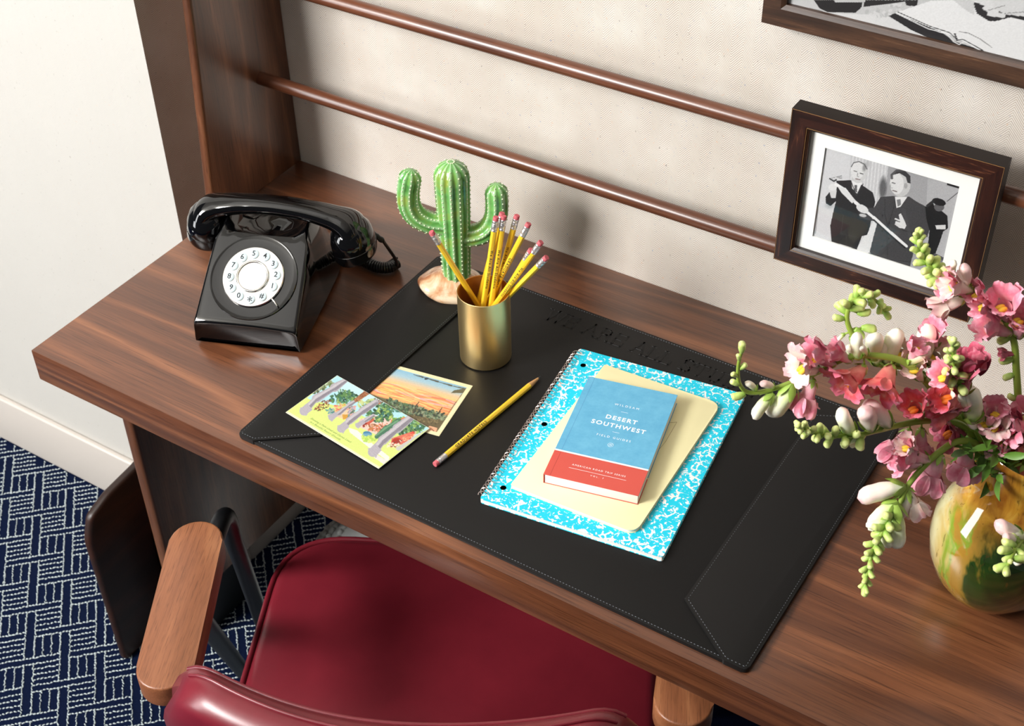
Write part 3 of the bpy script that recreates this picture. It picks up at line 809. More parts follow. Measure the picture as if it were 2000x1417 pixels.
# thin printed outline peeking out beside the book
cy_, Ry = c.copy(), Matrix.Rotation(-ya, 3, 'Z')
pr = [Ry @ (at(u, v_, z=ZY + TY) - Vector((cy_.x, cy_.y, 0))) for u, v_ in ((1296, 826), (1322, 824), (1300, 862), (1285, 880))]
link('printed_outline', tube_mesh([(q.x, q.y, TY + 0.0001) for q in pr], 0.0002, 4), mat('outline_ink', rgb(170, 150, 90), .7), yb)
ZB = ZY + TY + 0.0001; TB = 0.0132
c, bw_, bh_, ba = fit_rect([at(1060, 926, z=ZB + TB), at(1246, 967, z=ZB + TB), at(1325, 771, z=ZB + TB), at(1152, 735, z=ZB + TB)])
bk = empty('field_guide_book', (c.x, c.y, ZB), ba, 'small blue book with red lower band on top of the yellow notebook', 'book')
hx, hy = bw_ / 2, bh_ / 2
link('pages', box_mesh(-hx + 0.0012, hx - 0.0008, -hy + 0.0008, hy - 0.0008, 0.0005, TB - 0.0005, 0.0002), M['paper'], bk)
bandy = -hy + bh_ * 0.235
def cover(z0, z1, parent, name):
    a = link(name, box_mesh(-hx, hx, bandy + 0.0022, hy, z0, z1, 0.0002, 1), M['book_blue'], parent)
    return a
cover(TB - 0.0006, TB, bk, 'front_cover'); cover(0, 0.0006, bk, 'back_cover')
link('spine', box_mesh(-hx - 0.0004, -hx + 0.0004, bandy + 0.0022, hy, 0.0001, TB - 0.0001), M['book_blue'], bk)
link('cover_band', box_mesh(-hx, hx, -hy, bandy, TB - 0.0006, TB, 0.0002, 1), M['book_red'], bk)
link('cover_band', box_mesh(-hx, hx, -hy, bandy, 0, 0.0006, 0.0002, 1), M['book_red'], bk)
link('spine_band', box_mesh(-hx - 0.0004, -hx + 0.0004, -hy, bandy, 0.0001, TB - 0.0001), M['book_red'], bk)
link('white_stripe', box_mesh(-hx, hx, bandy, bandy + 0.0022, TB - 0.0006, TB), M['white_print'], bk)
M['hinge_shade_b'] = mat('hinge_shade_blue', rgb(78, 140, 186), .7); M['hinge_shade_r'] = mat('hinge_shade_red', rgb(170, 62, 54), .7)  # darker cloth tones paint the shade inside the hinge groove
link('hinge_line', box_mesh(-hx + 0.0068, -hx + 0.0072, bandy + 0.0023, hy - 0.0002, TB, TB + 0.00005), M['hinge_shade_b'], bk)
link('hinge_line', box_mesh(-hx + 0.0068, -hx + 0.0072, -hy + 0.0002, bandy - 0.0001, TB, TB + 0.00005), M['hinge_shade_r'], bk)
def btxt(body, size, y, space=1.15, bold=0.0, x=0.003):
    link('lettering', text_mesh(body, size, 0.00004, space=space, bold=bold), M['white_print'], bk, (x, y, TB + 0.00006))
def rule(x0, x1, y): link('printed_rule', box_mesh(x0, x1, y - 0.00018, y + 0.00018, TB, TB + 0.00006), M['white_print'], bk)
btxt('WILDSAM', 0.0046, hy * 0.56, 1.6); rule(-0.001, 0.007, hy * 0.44)
btxt('DESERT', 0.0090, hy * 0.29, 1.25, 0.00022); btxt('SOUTHWEST', 0.0090, hy * 0.145, 1.25, 0.00022)
rule(-0.001, 0.007, hy * 0.03); btxt('FIELD GUIDES', 0.0044, -hy * 0.08, 1.5)
V, F = [], []
tube([(0.003 + 0.003 * math.cos(a * PI / 12), -hy * 0.22 + 0.003 * math.sin(a * PI / 12), TB + 0.00005) for a in range(25)], 0.00018, 4, True, 1, V, F)
for q in ((-0.0011, -0.0014, -0.0011, 0.0014), (0, -0.0016, 0, 0.0016), (0.0011, -0.0014, 0.0011, 0.0014), (-0.0016, 0, 0.0016, 0)):
    tube([(0.003 + q[0], -hy * 0.22 + q[1], TB + 0.00005), (0.003 + q[2], -hy * 0.22 + q[3], TB + 0.00005)], 0.00015, 4, True, 1, V, F)
link('cover_emblem', mesh('emblem', V, F), M['white_print'], bk)
btxt('AMERICAN ROAD TRIP SERIES', 0.0034, bandy - bh_ * 0.095, 1.35, x=0.002); rule(-0.030, 0.034, bandy - bh_ * 0.127); btxt('VOL. 7', 0.0030, bandy - bh_ * 0.155, 1.8)
# ------------------------------------------------------------------ cup and pencils
ZM = ZD + 0.0043
cb = at(949, 693, z=ZM); CR = 0.0312
def col_z(x, y, v):
    lo, hi = 0.0, 1.8
    for _ in range(50):
        m_ = (lo + hi) / 2
        if project((x, y, m_))[1] > v: lo = m_
        else: hi = m_
    return lo
CH = col_z(cb.x, cb.y, 567) - ZM
cup = empty('pencil_cup', (cb.x, cb.y, ZM), 0, 'brushed brass cylindrical cup holding a bunch of yellow pencils', 'cup')
link('outer_wall', lathe_mesh([(0.0, 0.0), (CR - 0.002, 0.0), (CR, 0.0018), (CR, CH - 0.0004), (CR - 0.0006, CH)], 72, 30, True), M['brass'], cup)
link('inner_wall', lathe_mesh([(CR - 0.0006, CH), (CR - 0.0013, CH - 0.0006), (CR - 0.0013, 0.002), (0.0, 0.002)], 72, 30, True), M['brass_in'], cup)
PLEN = 0.190
def pencil_parts():
    r = 0.0036
    def hexring(x, rr, seg=6, ph=0): return [(x, rr * math.cos(2 * PI * (k + .5) / seg + ph), rr * math.sin(2 * PI * (k + .5) / seg + ph)) for k in range(seg)]
    bm = bmesh.new()
    a = [bm.verts.new(p_) for p_ in hexring(0.0175, r)]; b = [bm.verts.new(p_) for p_ in hexring(PLEN - 0.022, r)]
    for k in range(6): bm.faces.new((a[k], b[k], b[(k + 1) % 6], a[(k + 1) % 6]))
    bm.faces.new(a); bm.faces.new(b)
    es = [e for e in bm.edges if abs(e.verts[0].co.x - e.verts[1].co.x) > 0.05]
    bmesh.ops.bevel(bm, geom=es, offset=0.0004, segments=2, affect='EDGES', profile=.5)
    body = bm_mesh(bm, 'body', 30)
    fer = lathe_mesh([(0.0036, 0.0045), (0.0037, 0.0047), (0.0037, 0.0075), (0.0034, 0.0080), (0.0037, 0.0085), (0.0034, 0.0093), (0.0037, 0.0100), (0.0037, 0.0150), (0.0034, 0.0156), (0.0037, 0.0162), (0.0037, 0.0180), (0.0030, 0.0182)], 20, 50)
    fer.transform(Matrix.Rotation(PI / 2, 4, 'Y'))
    er = lathe_mesh([(0, 0), (0.0029, 0.0), (0.0034, 0.0006), (0.0034, 0.0055), (0, 0.0056)], 18, 40); er.transform(Matrix.Rotation(PI / 2, 4, 'Y'))
    ti = lathe_mesh([(0.0035, PLEN - 0.022), (0.0012, PLEN - 0.005), (0.0, PLEN - 0.005)], 16, 40); ti.transform(Matrix.Rotation(PI / 2, 4, 'Y'))
    le = lathe_mesh([(0.0013, PLEN - 0.0056), (0.0003, PLEN - 0.0005), (0, PLEN)], 12, 40); le.transform(Matrix.Rotation(PI / 2, 4, 'Y'))
    return body, fer, er, ti, le
PM = pencil_parts()
TXA = text_mesh('GRADUATE HOTELS', 0.0046, 0.00003, 'LEFT', 1.35, 0.00008)
TXB = text_mesh('We Are All Students', 0.0045, 0.00003, 'LEFT', 1.3, 0.00004)
def pencil(name_label, end, tip, roll, txt, start, flip=False, group=None):
    d = (Vector(tip) - Vector(end)).normalized()
    q = d.to_track_quat('X', 'Z')
    e = empty('pencil', end, 0, name_label, 'pencil', group, rot=(q.to_matrix().to_4x4() @ Matrix.Rotation(roll, 4, 'X')).to_euler())
    for nm, me, m_ in zip(('barrel', 'ferrule', 'eraser', 'sharpened_wood', 'lead'), PM, ('pencil', 'ferrule', 'eraser', 'cedar', 'lead')):
        link(nm, me, M[m_], e)
    if txt is not None:
        # flat on the facet whose normal is +Z in the pencil's own frame (facets at multiples of 60 degrees)
        o = link('lettering', txt, M['ink'], e, (start, 0, 0.0036 * math.cos(PI / 6) + 0.00004))
        if flip: o.rotation_euler = (0, 0, PI); o.location.x = start
        # facet normals are at 0, 60, ... about X measured from +Y: +Z is an edge, so tilt by 30 degrees
        o.rotation_euler = (Matrix.Rotation(R(30), 4, 'X') @ o.rotation_euler.to_matrix().to_4x4()).to_euler()
        n_ = Matrix.Rotation(R(30), 3, 'X') @ Vector((0, 0, 0.0036 * math.cos(PI / 6) + 0.00005))
        o.location = (start, n_.y, n_.z)
    return e
z_ = ZM + 0.0034
a = at(849, 907, z=z_); b = at(1053, 737, z=z_)
pencil('yellow pencil lying alone on the desk pad beside the spiral notebook', a, a + (b - a).normalized() * PLEN, R(0), TXA, 0.034)
PC = []
rimz = ZM + CH
specs = [((842, 452), (901, 549), 'pencil leaning out to the left of the brass cup', None, 0),
         ((969, 423), (949, 563), 'left of the two tall near-parallel pencils standing in the brass cup', TXB, 0),
         ((984, 421), (964, 563), 'right of the two tall near-parallel pencils standing in the brass cup', TXB, 0),
         ((981, 415), (944, 544), 'pencil mostly hidden behind the two tall ones in the cup', None, 0),
         ((1010, 420), (998, 537), 'upright pencil standing near the right of the cup, right of the tall pair', TXB, 0),
         ((1033, 436), (969, 558), 'slanted pencil crossing behind the upright one in the cup', TXA, 0),
         ((1038, 487), (988, 554), 'bright pencil leaning right across the front of the cup', None, 0),
         ((1057, 472), (1003, 578), 'steep pencil behind the bright front one, leaning right in the cup', TXB, 0),
         ((1068, 502), (1006, 563), 'rightmost and lowest leaning pencil in the brass cup', None, 0)]
for k, (ep, rp_, lab, tx, rl) in enumerate(specs):
    P1 = at(*rp_, z=rimz)
    off = Vector((P1.x - cb.x, P1.y - cb.y))
    if off.length > CR - 0.007: off = off.normalized() * (CR - 0.007); P1 = Vector((cb.x + off.x, cb.y + off.y, rimz))
    base = None; best = 9
    d = ray(*ep)
    for i in range(400):
        T = CAMLOC + d * (1.0 + i * 0.002)
        if T.z < rimz + 0.02: break
        B = T + (P1 - T).normalized() * PLEN
        rr = math.hypot(B.x - cb.x, B.y - cb.y)
        e_r = abs(B.z - (ZM + 0.004)) + max(0, rr - (CR - 0.006)) * 1.5
        if e_r < best: best = e_r; base = (T.copy(), B.copy())
    T, B = base
    rr = Vector((B.x - cb.x, B.y - cb.y))
    if rr.length > CR - 0.006: rr = rr.normalized() * (CR - 0.006); B.x = cb.x + rr.x; B.y = cb.y + rr.y
    B.z = max(B.z, ZM + 0.0035)
    # roll so that a facet looks at the camera
    dd = (B - T).normalized(); q = dd.to_track_quat('X', 'Z'); vl = (CAMLOC - (T + B) / 2).normalized()
    loc_ = q.inverted() @ vl; ang = math.atan2(loc_.z, loc_.y)       # angle of the view about local X from +Y
    pencil(lab, T, B, ang - R(120) + R([12, -14, -10, 0, 8, 5, 10, 0, 12][k]), tx, 0.042 if tx is TXB else 0.05, group='pencils in the brass cup')
# ------------------------------------------------------------------ ceramic cactus
kb = at(893, 556, z=ZD + 0.012)
kb.z = ZD + 0.0068
cac = empty('cactus_figurine', kb, 0, 'glazed green ceramic saguaro cactus with two arms on a sandy base', 'figurine')
mg = mat('green_glaze', rgb(96, 160, 80), 0.16, coat=0.8, coat_rough=0.05); t = NT(mg); v = t.coord('Object')
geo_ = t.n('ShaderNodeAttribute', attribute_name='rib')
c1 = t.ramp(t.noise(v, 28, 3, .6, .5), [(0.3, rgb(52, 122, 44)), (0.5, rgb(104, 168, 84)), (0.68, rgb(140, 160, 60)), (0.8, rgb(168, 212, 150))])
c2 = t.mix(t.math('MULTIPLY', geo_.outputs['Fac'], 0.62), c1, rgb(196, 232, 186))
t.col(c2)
ms = mat('sandy_glaze', rgb(214, 176, 140), 0.2, coat=0.7); t = NT(ms); v = t.coord('Object')
t.col(t.ramp(t.noise(v, 30, 4, .6, .8), [(0.3, rgb(176, 100, 66)), (0.45, rgb(214, 164, 122)), (0.6, rgb(232, 212, 184)), (0.75, rgb(206, 140, 130))]))
DOTS = []
def cactus_limb(path, rads, ribs, seg_per=8, dots=True, cap_top=True):
    P, T, N = frames(path)
    seg = ribs * seg_per; V, F, W = [], [], []
    n = len(P)
    for i in range(n):
        B = T[i].cross(N[i])
        for k in range(seg):
            a = 2 * PI * k / seg
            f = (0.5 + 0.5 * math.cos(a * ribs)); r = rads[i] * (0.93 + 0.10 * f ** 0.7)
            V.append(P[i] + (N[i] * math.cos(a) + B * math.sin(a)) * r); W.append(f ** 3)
    for i in range(n - 1):
        for k in range(seg):
            a = i * seg + k; b = i * seg + (k + 1) % seg
            F.append((a, b, b + seg, a + seg))
    F.append(tuple((n - 1) * seg + k for k in range(seg)))
    me = mesh('limb', [v_ - kb for v_ in V], F)
    at_ = me.attributes.new('rib', 'FLOAT', 'POINT'); at_.data.foreach_set('value', W)
    me.polygons.foreach_set('use_smooth', [True] * len(me.polygons))
    # raised dots along the ribs
    acc = 0.0
    for i in range(1, n):
        acc += (P[i] - P[i - 1]).length
        if acc < 0.0052: continue
        acc = 0.0; B = T[i].cross(N[i])
        if rads[i] < 0.004: continue
        for k in range(ribs):
            a = 2 * PI * k / ribs
            DOTS.append((P[i] + (N[i] * math.cos(a) + B * math.sin(a)) * rads[i] * 1.03, 0.0011))
    return me
top = Vector((kb.x, kb.y, col_z(kb.x, kb.y, 318)))
HT = top.z - kb.z
def round_top(path, rads, r):
    """extend with a dome"""
    P = [Vector(p_) for p_ in path]; d = (P[-1] - P[-2]).normalized(); e = P[-1].copy()
    for k in range(1, 9):
        a = k / 8 * PI / 2
        P.append(e + d * r * math.sin(a)); rads.append(max(r * math.cos(a), 0.0006))
    return P, rads
tp = atp(882, 345, kb)
path = [Vector((kb.x, kb.y, kb.z + 0.004)).lerp(tp, k / 26) for k in range(27)]
rads = [0.0165 + 0.0050 * (k / 26) ** 0.8 for k in range(27)]
P, rr_ = round_top(path, rads, 0.0215)
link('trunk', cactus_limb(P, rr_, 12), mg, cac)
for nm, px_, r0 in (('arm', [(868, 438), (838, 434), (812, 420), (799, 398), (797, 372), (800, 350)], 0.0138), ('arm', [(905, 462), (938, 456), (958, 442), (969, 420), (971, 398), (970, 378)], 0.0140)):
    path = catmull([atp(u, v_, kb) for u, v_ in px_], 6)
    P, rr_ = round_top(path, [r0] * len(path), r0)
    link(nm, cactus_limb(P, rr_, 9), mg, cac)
V, F = [], []
ico = bmesh.new(); bmesh.ops.create_icosphere(ico, subdivisions=1, radius=1.0)
IV = [v_.co.copy() for v_ in ico.verts]; IF = [[v_.index for v_ in f.verts] for f in ico.faces]; ico.free()
for c_, r in DOTS:
    b0 = len(V)
    for q in IV: V.append(c_ - kb + q * r)
    for f in IF: F.append([b0 + i for i in f])
tag(link('raised_dots', mesh('dots', V, F), mat('cream_glaze', rgb(226, 238, 196), .2, coat=.6), cac, smooth=True), kind='stuff')
bm = bmesh.new(); bmesh.ops.create_icosphere(bm, subdivisions=5, radius=1.0)
for v_ in bm.verts:
    q = v_.co; nz = noise.noise(q * 1.2) * 0.18 + noise.noise(q * 3) * .015
    zz = max(q.z, -0.25)
    a_ = math.atan2(q.y, q.x)
    v_.co = Vector((q.x * 0.044 * (1 + nz), q.y * 0.032 * (1 + nz), 0.005 + zz * 0.021 * (1 + nz * .6)))
    if q.z < -0.25: v_.co.z = 0.0
bs = bm_mesh(bm, 'base', 50); bs.transform(Matrix.Translation((-0.004, -0.004, 0)) @ Matrix.Rotation(R(25), 4, 'Z'))
link('sandy_base', bs, ms, cac)
# ------------------------------------------------------------------ picture frames
M['glass'] = mat('thin_pane', (1, 1, 1, 1), 0.02)
_t = NT(M['glass']); _tr = _t.n('ShaderNodeBsdfTransparent'); _gl = _t.n('ShaderNodeBsdfGlossy'); _gl.inputs['Roughness'].default_value = 0.02
_fr = _t.n('ShaderNodeFresnel'); _fr.inputs[0].default_value = 1.35; _mx = _t.n('ShaderNodeMixShader')
_ge = _t.n('ShaderNodeNewGeometry'); _t.l(_t.math('MULTIPLY', _fr.outputs[0], _t.math('SUBTRACT', 1.0, _ge.outputs['Backfacing'])), _mx.inputs[0]); _t.l(_tr.outputs[0], _mx.inputs[1]); _t.l(_gl.outputs[0], _mx.inputs[2])
_t.l(_mx.outputs[0], _t.t.nodes['Material Output'].inputs[0])
M['mat'] = mat('mat_board', rgb(232, 232, 228), 0.8)
def make_frame(root, x0, x1, z0, z1, wr, dep, yf, gilt=True):
    """front face at local y = yf, frame goes back by dep; x0..z1 outer size in local coords"""
    prof = [(0, 0), (0, dep), (wr - 0.003, dep), (wr - 0.003, 0.0105), (wr, 0.0075), (wr, 0.0028), (wr * 0.90, 0.0012), (wr * 0.80, 0.0), (wr * .10, 0.0)]   # (inwards, back)
    C = [(x0, z0, 1, 1), (x1, z0, -1, 1), (x1, z1, -1, -1), (x0, z1, 1, -1)]
    for i in range(4):
        a, b = C[i], C[(i + 1) % 4]; V, F = [], []
        for (cx, cz, sx_, sz_) in (a, b):
            for (w_, d_) in prof: V.append((cx + sx_ * w_, yf + d_, cz + sz_ * w_))
        n = len(prof)
        for k in range(n): F.append((k, (k + 1) % n, n + (k + 1) % n, n + k))
        F.append(tuple(range(n))); F.append(tuple(range(2 * n - 1, n - 1, -1)))
        me = mesh('rail', V, F, [1 if q == 0 else 0 for q in range(len(F))]); bm = bmesh.new(); bm.from_mesh(me); bmesh.ops.recalc_face_normals(bm, faces=bm.faces); bm.to_mesh(me); bm.free()
        link('frame_rail', me, [M['frame'] if (gilt and i % 2 == 0) else (M['frame_big'] if not gilt else M['frame_v']), M['frame_dark']], root)
    for d_, y_ in ((wr * 0.03, yf - 0.00005), (wr * .86, yf + 0.0004)):
        V, F = [], []
        Q = [(x0 + d_, z0 + d_), (x1 - d_, z0 + d_), (x1 - d_, z1 - d_), (x0 + d_, z1 - d_)]
        for i in range(4):
            p_, q_ = Q[i], Q[(i + 1) % 4]
            tube([(p_[0], y_, p_[1]), (q_[0], y_, q_[1])], 0.00028, 5, True, 1, V, F)
        if gilt: link('worn_edge_line', mesh('line', V, F), M['gilt'], root)
YFR = YR - 0.0095 - 0.021
BL, BR_, TR_, TL_ = [at(u, v, y=YFR) for u, v in ((1512, 503), (1889, 632), (1964, 329), (1546, 209))]
x0, x1 = (BL.x + TL_.x) / 2, (BR_.x + TR_.x) / 2; z0, z1 = (BL.z + BR_.z) / 2, (TL_.z + TR_.z) / 2
fc = Vector(((x0 + x1) / 2, YR - 0.0095, z0))
fr = empty('picture_frame', fc, 0, 'small dark wooden frame with a black and white photograph, hanging on the two rails', 'picture frame')
hw, hh = (x1 - x0) / 2, z1 - z0
make_frame(fr, -hw, hw, 0, hh, 0.0215, 0.021, -0.021)
W0 = at(1612, 287, y=YFR + .0085); W1 = at(1838, 538, y=YFR + .0085); W2 = at(1871, 365, y=YFR + .0085); W3 = at(1586, 464, y=YFR + .0085)
wx0 = (W0.x + W3.x) / 2 - fc.x; wx1 = (W1.x + W2.x) / 2 - fc.x; wz0 = (W1.z + W3.z) / 2 - fc.z; wz1 = (W0.z + W2.z) / 2 - fc.z
def ring_mesh(ox0, ox1, oz0, oz1, ix0, ix1, iz0, iz1, y0, y1):
    V = []
    for y in (y0, y1):
        V += [(ox0, y, oz0), (ox1, y, oz0), (ox1, y, oz1), (ox0, y, oz1), (ix0, y, iz0), (ix1, y, iz0), (ix1, y, iz1), (ix0, y, iz1)]
    F = []
    for i in range(4):
        j = (i + 1) % 4
        F += [(i, j, 4 + j, 4 + i), (8 + i, 12 + i, 12 + j, 8 + j), (4 + i, 4 + j, 12 + j, 12 + i), (i, 8 + i, 8 + j, j)]
    return mesh('ring', V, F)
link('mat_board', ring_mesh(-hw + .018, hw - .018, .018, hh - .018, wx0, wx1, wz0, wz1, -0.0125, -0.0110), M['mat'], fr)
link('glass_pane', box_mesh(-hw + .0187, hw - .0187, -0.0134, -0.0128, .0187, hh - .0187), M['glass'], fr)
link('backing', box_mesh(-hw + .018, hw - .018, -0.0100, -0.0010, .018, hh - .018), M['frame_dark'], fr)
p = Painter([(128, 965), (1305, 1318), (1470, 495), (243, 125)], 330, 235)
X, Y = p.X, p.Y
p.put(np.ones_like(X), (196, 196, 198))
p.poly([(100, 100), (480, 180), (460, 620), (300, 1000), (100, 1000)], (204, 204, 206))
for k in range(26):      # curtain folds
    x = 470 + k * 15; p.line([(x + 30, 120 + k * 4), (x - 60, 1200)], 6, (226, 226, 226) if k % 2 else (186, 186, 188), .7)
p.poly([(830, 280), (1500, 480), (1320, 1330), (900, 1260), (800, 600)], (156, 156, 158))
p.poly([(1180, 380), (1480, 480), (1330, 1300), (1150, 1250)], (176, 176, 178), .8)
p.poly([(540, 1085), (700, 820), (760, 900), (660, 1130)], (216, 216, 216))
p.ell(780, 520, 44, 130, (74, 74, 76), .85, 0.05, .5)
p.line([(1450, 555), (1350, 640)], 7, (80, 80, 82)); p.poly([(1350, 468), (1468, 500), (1460, 530), (1345, 495)], (30, 30, 32))
p.line([(160, 940), (235, 140)], 8, (120, 120, 122), .6)
D1, D2, D3 = (34, 32, 34), (62, 61, 63), (20, 20, 22)
p.ell(640, 300, 40, 60, (150, 150, 152), .5, 0, 1)
p.ell(290, 680, 60, 40, (120, 120, 122), .5, 0, 1)
# left man
p.poly([(350, 450), (480, 445), (560, 470), (590, 490), (690, 560), (712, 640), (690, 760), (660, 900), (640, 950), (595, 960), (548, 1085), (440, 1050), (312, 1015), (298, 870), (330, 720), (350, 640), (300, 685), (255, 660), (252, 600), (300, 540), (360, 500)], D1)
p.line([(420, 760), (400, 940), (560, 975)], 4, (60, 60, 62)); p.line([(450, 960), (450, 1050)], 4, (60, 60, 62))
p.poly([(490, 450), (590, 470), (545, 570), (500, 520)], (224, 224, 224)); p.poly([(520, 490), (545, 490), (545, 560), (520, 545)], (90, 90, 92))
p.line([(490, 460), (540, 590), (600, 480)], 8, (54, 54, 56))
p.ell(560, 372, 72, 100, (196, 196, 196), 1, .12); p.ell(545, 360, 60, 82, (212, 212, 212), 1, .1)
p.ell(610, 330, 24, 50, (120, 120, 120), .7, .2, .6); p.line([(490, 320), (510, 285), (560, 275), (610, 300), (634, 345)], 9, (70, 70, 72), .8)
p.line([(515, 360), (540, 368)], 8, (90, 90, 90)); p.line([(570, 382), (598, 390)], 8, (90, 90, 90)); p.line([(550, 380), (545, 410), (560, 415)], 6, (150, 150, 150)); p.line([(530, 432), (570, 442)], 8, (120, 100, 100))
p.poly([(300, 500), (340, 480), (355, 540), (345, 610), (305, 610), (280, 520)], (206, 206, 206)); p.ell(318, 510, 40, 32, (216, 216, 216))
# right man
p.poly([(760, 600), (880, 590), (930, 620), (1015, 595), (1080, 640), (1170, 690), (1190, 850), (1200, 900), (1180, 960), (1080, 960), (1060, 1100), (1030, 1245), (830, 1180), (740, 1150), (665, 1110), (700, 960), (735, 830), (640, 810), (570, 790), (560, 740), (640, 700), (700, 700)], D2)
p.line([(820, 900), (830, 1170), (1030, 1190)], 4, (36, 36, 38)); p.line([(660, 1120), (1020, 1240)], 16, (30, 30, 32), .7)
p.line([(800, 620), (800, 760), (830, 870), (880, 700), (890, 610)], 6, (40, 40, 42)); p.line([(960, 900), (1180, 960)], 7, (30, 30, 32)); p.line([(970, 720), (1040, 1000)], 30, (74, 73, 75), .5)
p.poly([(890, 600), (1000, 600), (940, 690), (905, 700)], (220, 220, 220)); p.poly([(905, 625), (940, 620), (945, 670), (915, 690)], (120, 120, 122))
for k in range(5):
    q = (780 + (k % 2) * 60, 770 + k * 70); p.ell(q[0], q[1], 8, 8, (30, 30, 32))
p.ell(935, 480, 92, 118, (190, 190, 190), 1, -.1); p.ell(905, 480, 62, 96, (212, 212, 212), 1, -.05)
p.poly([(870, 400), (900, 365), (980, 365), (1025, 410), (1028, 480), (1000, 470), (985, 420), (930, 385)], (52, 52, 54))
p.line([(860, 430), (858, 400), (900, 362), (960, 358)], 22, (70, 70, 72), .9)
p.line([(862, 470), (890, 478)], 8, (90, 90, 92)); p.line([(868, 540), (905, 552)], 9, (120, 110, 110)); p.line([(850, 480), (846, 515), (866, 520)], 6, (150, 150, 150)); p.ell(985, 500, 16, 26, (160, 160, 160))
p.poly([(925, 760), (945, 750), (975, 810), (995, 860), (980, 890), (930, 880), (890, 850), (900, 820), (940, 830)], (214, 214, 214)); p.line([(895, 800), (950, 820)], 14, (214, 214, 214)); p.line([(900, 845), (950, 870)], 14, (206, 206, 206))
# man in the background
p.poly([(1160, 690), (1220, 640), (1250, 700), (1300, 720), (1355, 770), (1362, 880), (1320, 910), (1290, 1010), (1240, 1150), (1180, 1120), (1200, 900), (1170, 800)], D3)
p.ell(1282, 690, 44, 40, (90, 90, 92)); p.ell(1280, 645, 62, 32, (24, 24, 26), 1, .3); p.line([(1180, 680), (1230, 640)], 26, (40, 40, 42)); p.poly([(1250, 855), (1340, 850), (1340, 890), (1262, 890)], (206, 206, 206))
p.poly([(1200, 1120), (1320, 1150), (1300, 1260), (1170, 1240)], (110, 110, 112)); p.line([(1250, 1120), (1330, 1160)], 26, (70, 70, 72))
# the staff
p.line([(350, 485), (430, 530), (530, 650), (700, 790), (860, 930), (1000, 1048)], (30, 22), (228, 228, 228)); p.line([(700, 810), (860, 955), (985, 1062)], 14, (30, 30, 32), .9)
p.poly([(360, 500), (430, 520), (530, 630), (500, 660), (400, 560)], (214, 214, 214)); p.ell(595, 710, 60, 34, (212, 212, 212), 1, .5); p.ell(600, 770, 34, 14, (190, 190, 190), 1, .2)
p.line([(290, 430), (330, 455), (350, 440)], 14, (60, 60, 62)); 
for k in range(4): p.line([(310 + k * 8, 425 - k * 3), (400, 405 + k * 10)], 6, (200, 200, 200) if k % 2 else (80, 80, 82))
p.grain(0.02)
p.build('photograph', wx1 - wx0 + .002, wz1 - wz0 + .002, fr, ((wx0 + wx1) / 2, -0.0106, (wz0 + wz1) / 2), vertical=True)
# large frame on the wall
YB = YW - 0.030
B0 = at(1487, 41, y=YB); B1 = at(2000, 176, y=YB)
bf = empty('picture_frame', (B0.x + 0.3, YW - 0.0005, (B0.z + B1.z) / 2), 0, 'large dark wooden frame cut off by the top edge, showing an open book', 'picture frame')
make_frame(bf, -0.3, 0.3, 0, 0.45, 0.0245, 0.0285, -0.0295, gilt=False)
ly, pw0, pw1, pz0 = -0.0215, -0.3 + .020, .3 - .020, .020
pz1 = 0.43
def z37(q): return ((q[0] - 1460) * 3.704, q[1] * 3.704)
bl = Vector(bf.location)
qd = [z37(project(bl + Vector(v_))) for v_ in ((pw0, ly, pz0), (pw1, ly, pz0), (pw1, ly, pz1), (pw0, ly, pz1))]
p = Painter(qd, 520, 300, 1.35, 2.0)
p.put(np.ones_like(p.X), (206, 206, 206))
p.put((p.Y < -40).astype(float), (120, 120, 122))
p.poly([(300, -300), (2600, -300), (2600, -60), (300, -60)], (70, 70, 72))
p.poly([(620, 95), (1000, 110), (1290, 270), (1700, 400), (1200, 260)], (226, 226, 226))
p.blobs([(830, 90), (1100, 20), (1150, 60), (1000, 130)], 40, 16, [(190, 190, 190), (222, 222, 222)])
p.poly([(480, 0), (840, 0), (820, 60), (780, 92), (580, 88), (520, 60)], (36, 34, 34)); p.poly([(840, 0), (1230, 0), (1225, 45), (1150, 40), (1140, 12), (840, 50)], (40, 38, 38))
p.line([(640, 6), (840, 6)], 22, (200, 200, 200)); p.line([(450, 60), (540, 80)], 8, (170, 170, 170))
p.poly([(1020, 115), (1070, 95), (1400, 230), (1500, 300), (1720, 370), (1720, 385), (1300, 270), (1180, 215)], (40, 38, 40))
p.poly([(1070, 92), (1330, 5), (1500, 0), (2100, -40), (2300, 500), (1900, 430), (1700, 365), (1560, 300), (1480, 260), (1300, 190)], (240, 240, 240))
p.line([(1075, 95), (1300, 205), (1440, 245), (1490, 300), (1530, 322), (1570, 300), (1700, 375)], 7, (240, 240, 240))
p.line([(1090, 88), (1320, 190), (1460, 235), (1520, 290), (1560, 285), (1700, 362)], 6, (50, 50, 52)); p.line([(1500, 245), (1515, 290)], 12, (46, 44, 46))
p.line([(1530, 228), (1600, 240), (1680, 280), (1770, 345)], 5, (130, 130, 130))
p.poly([(1630, 15), (1760, 25), (2400, 60), (2400, 200), (2000, 150), (1900, 125), (1790, 155), (1740, 150), (1660, 100)], (44, 42, 44))
p.poly([(1490, 0), (1640, 0), (1640, 110), (1560, 60)], (214, 214, 214))
for q in ([(1600, -20), (1760, 15)], [(1680, 10), (1840, 70)], [(1720, 60), (1800, 88)], [(1750, 100), (1850, 112)]): p.line(q, 34, (228, 228, 228))
p.poly([(1760, -60), (2400, -60), (2400, 140), (2000, 120), (1880, 105), (1780, 60)], (222, 222, 222)); p.line([(1880, 95), (2100, 80)], 6, (150, 150, 150)); p.line([(1740, 75), (1860, 40)], 5, (140, 140, 140))
p.line([(700, 150), (1200, 250)], 3, (160, 160, 160), .5)
p.grain(0.012); p.C *= 0.9
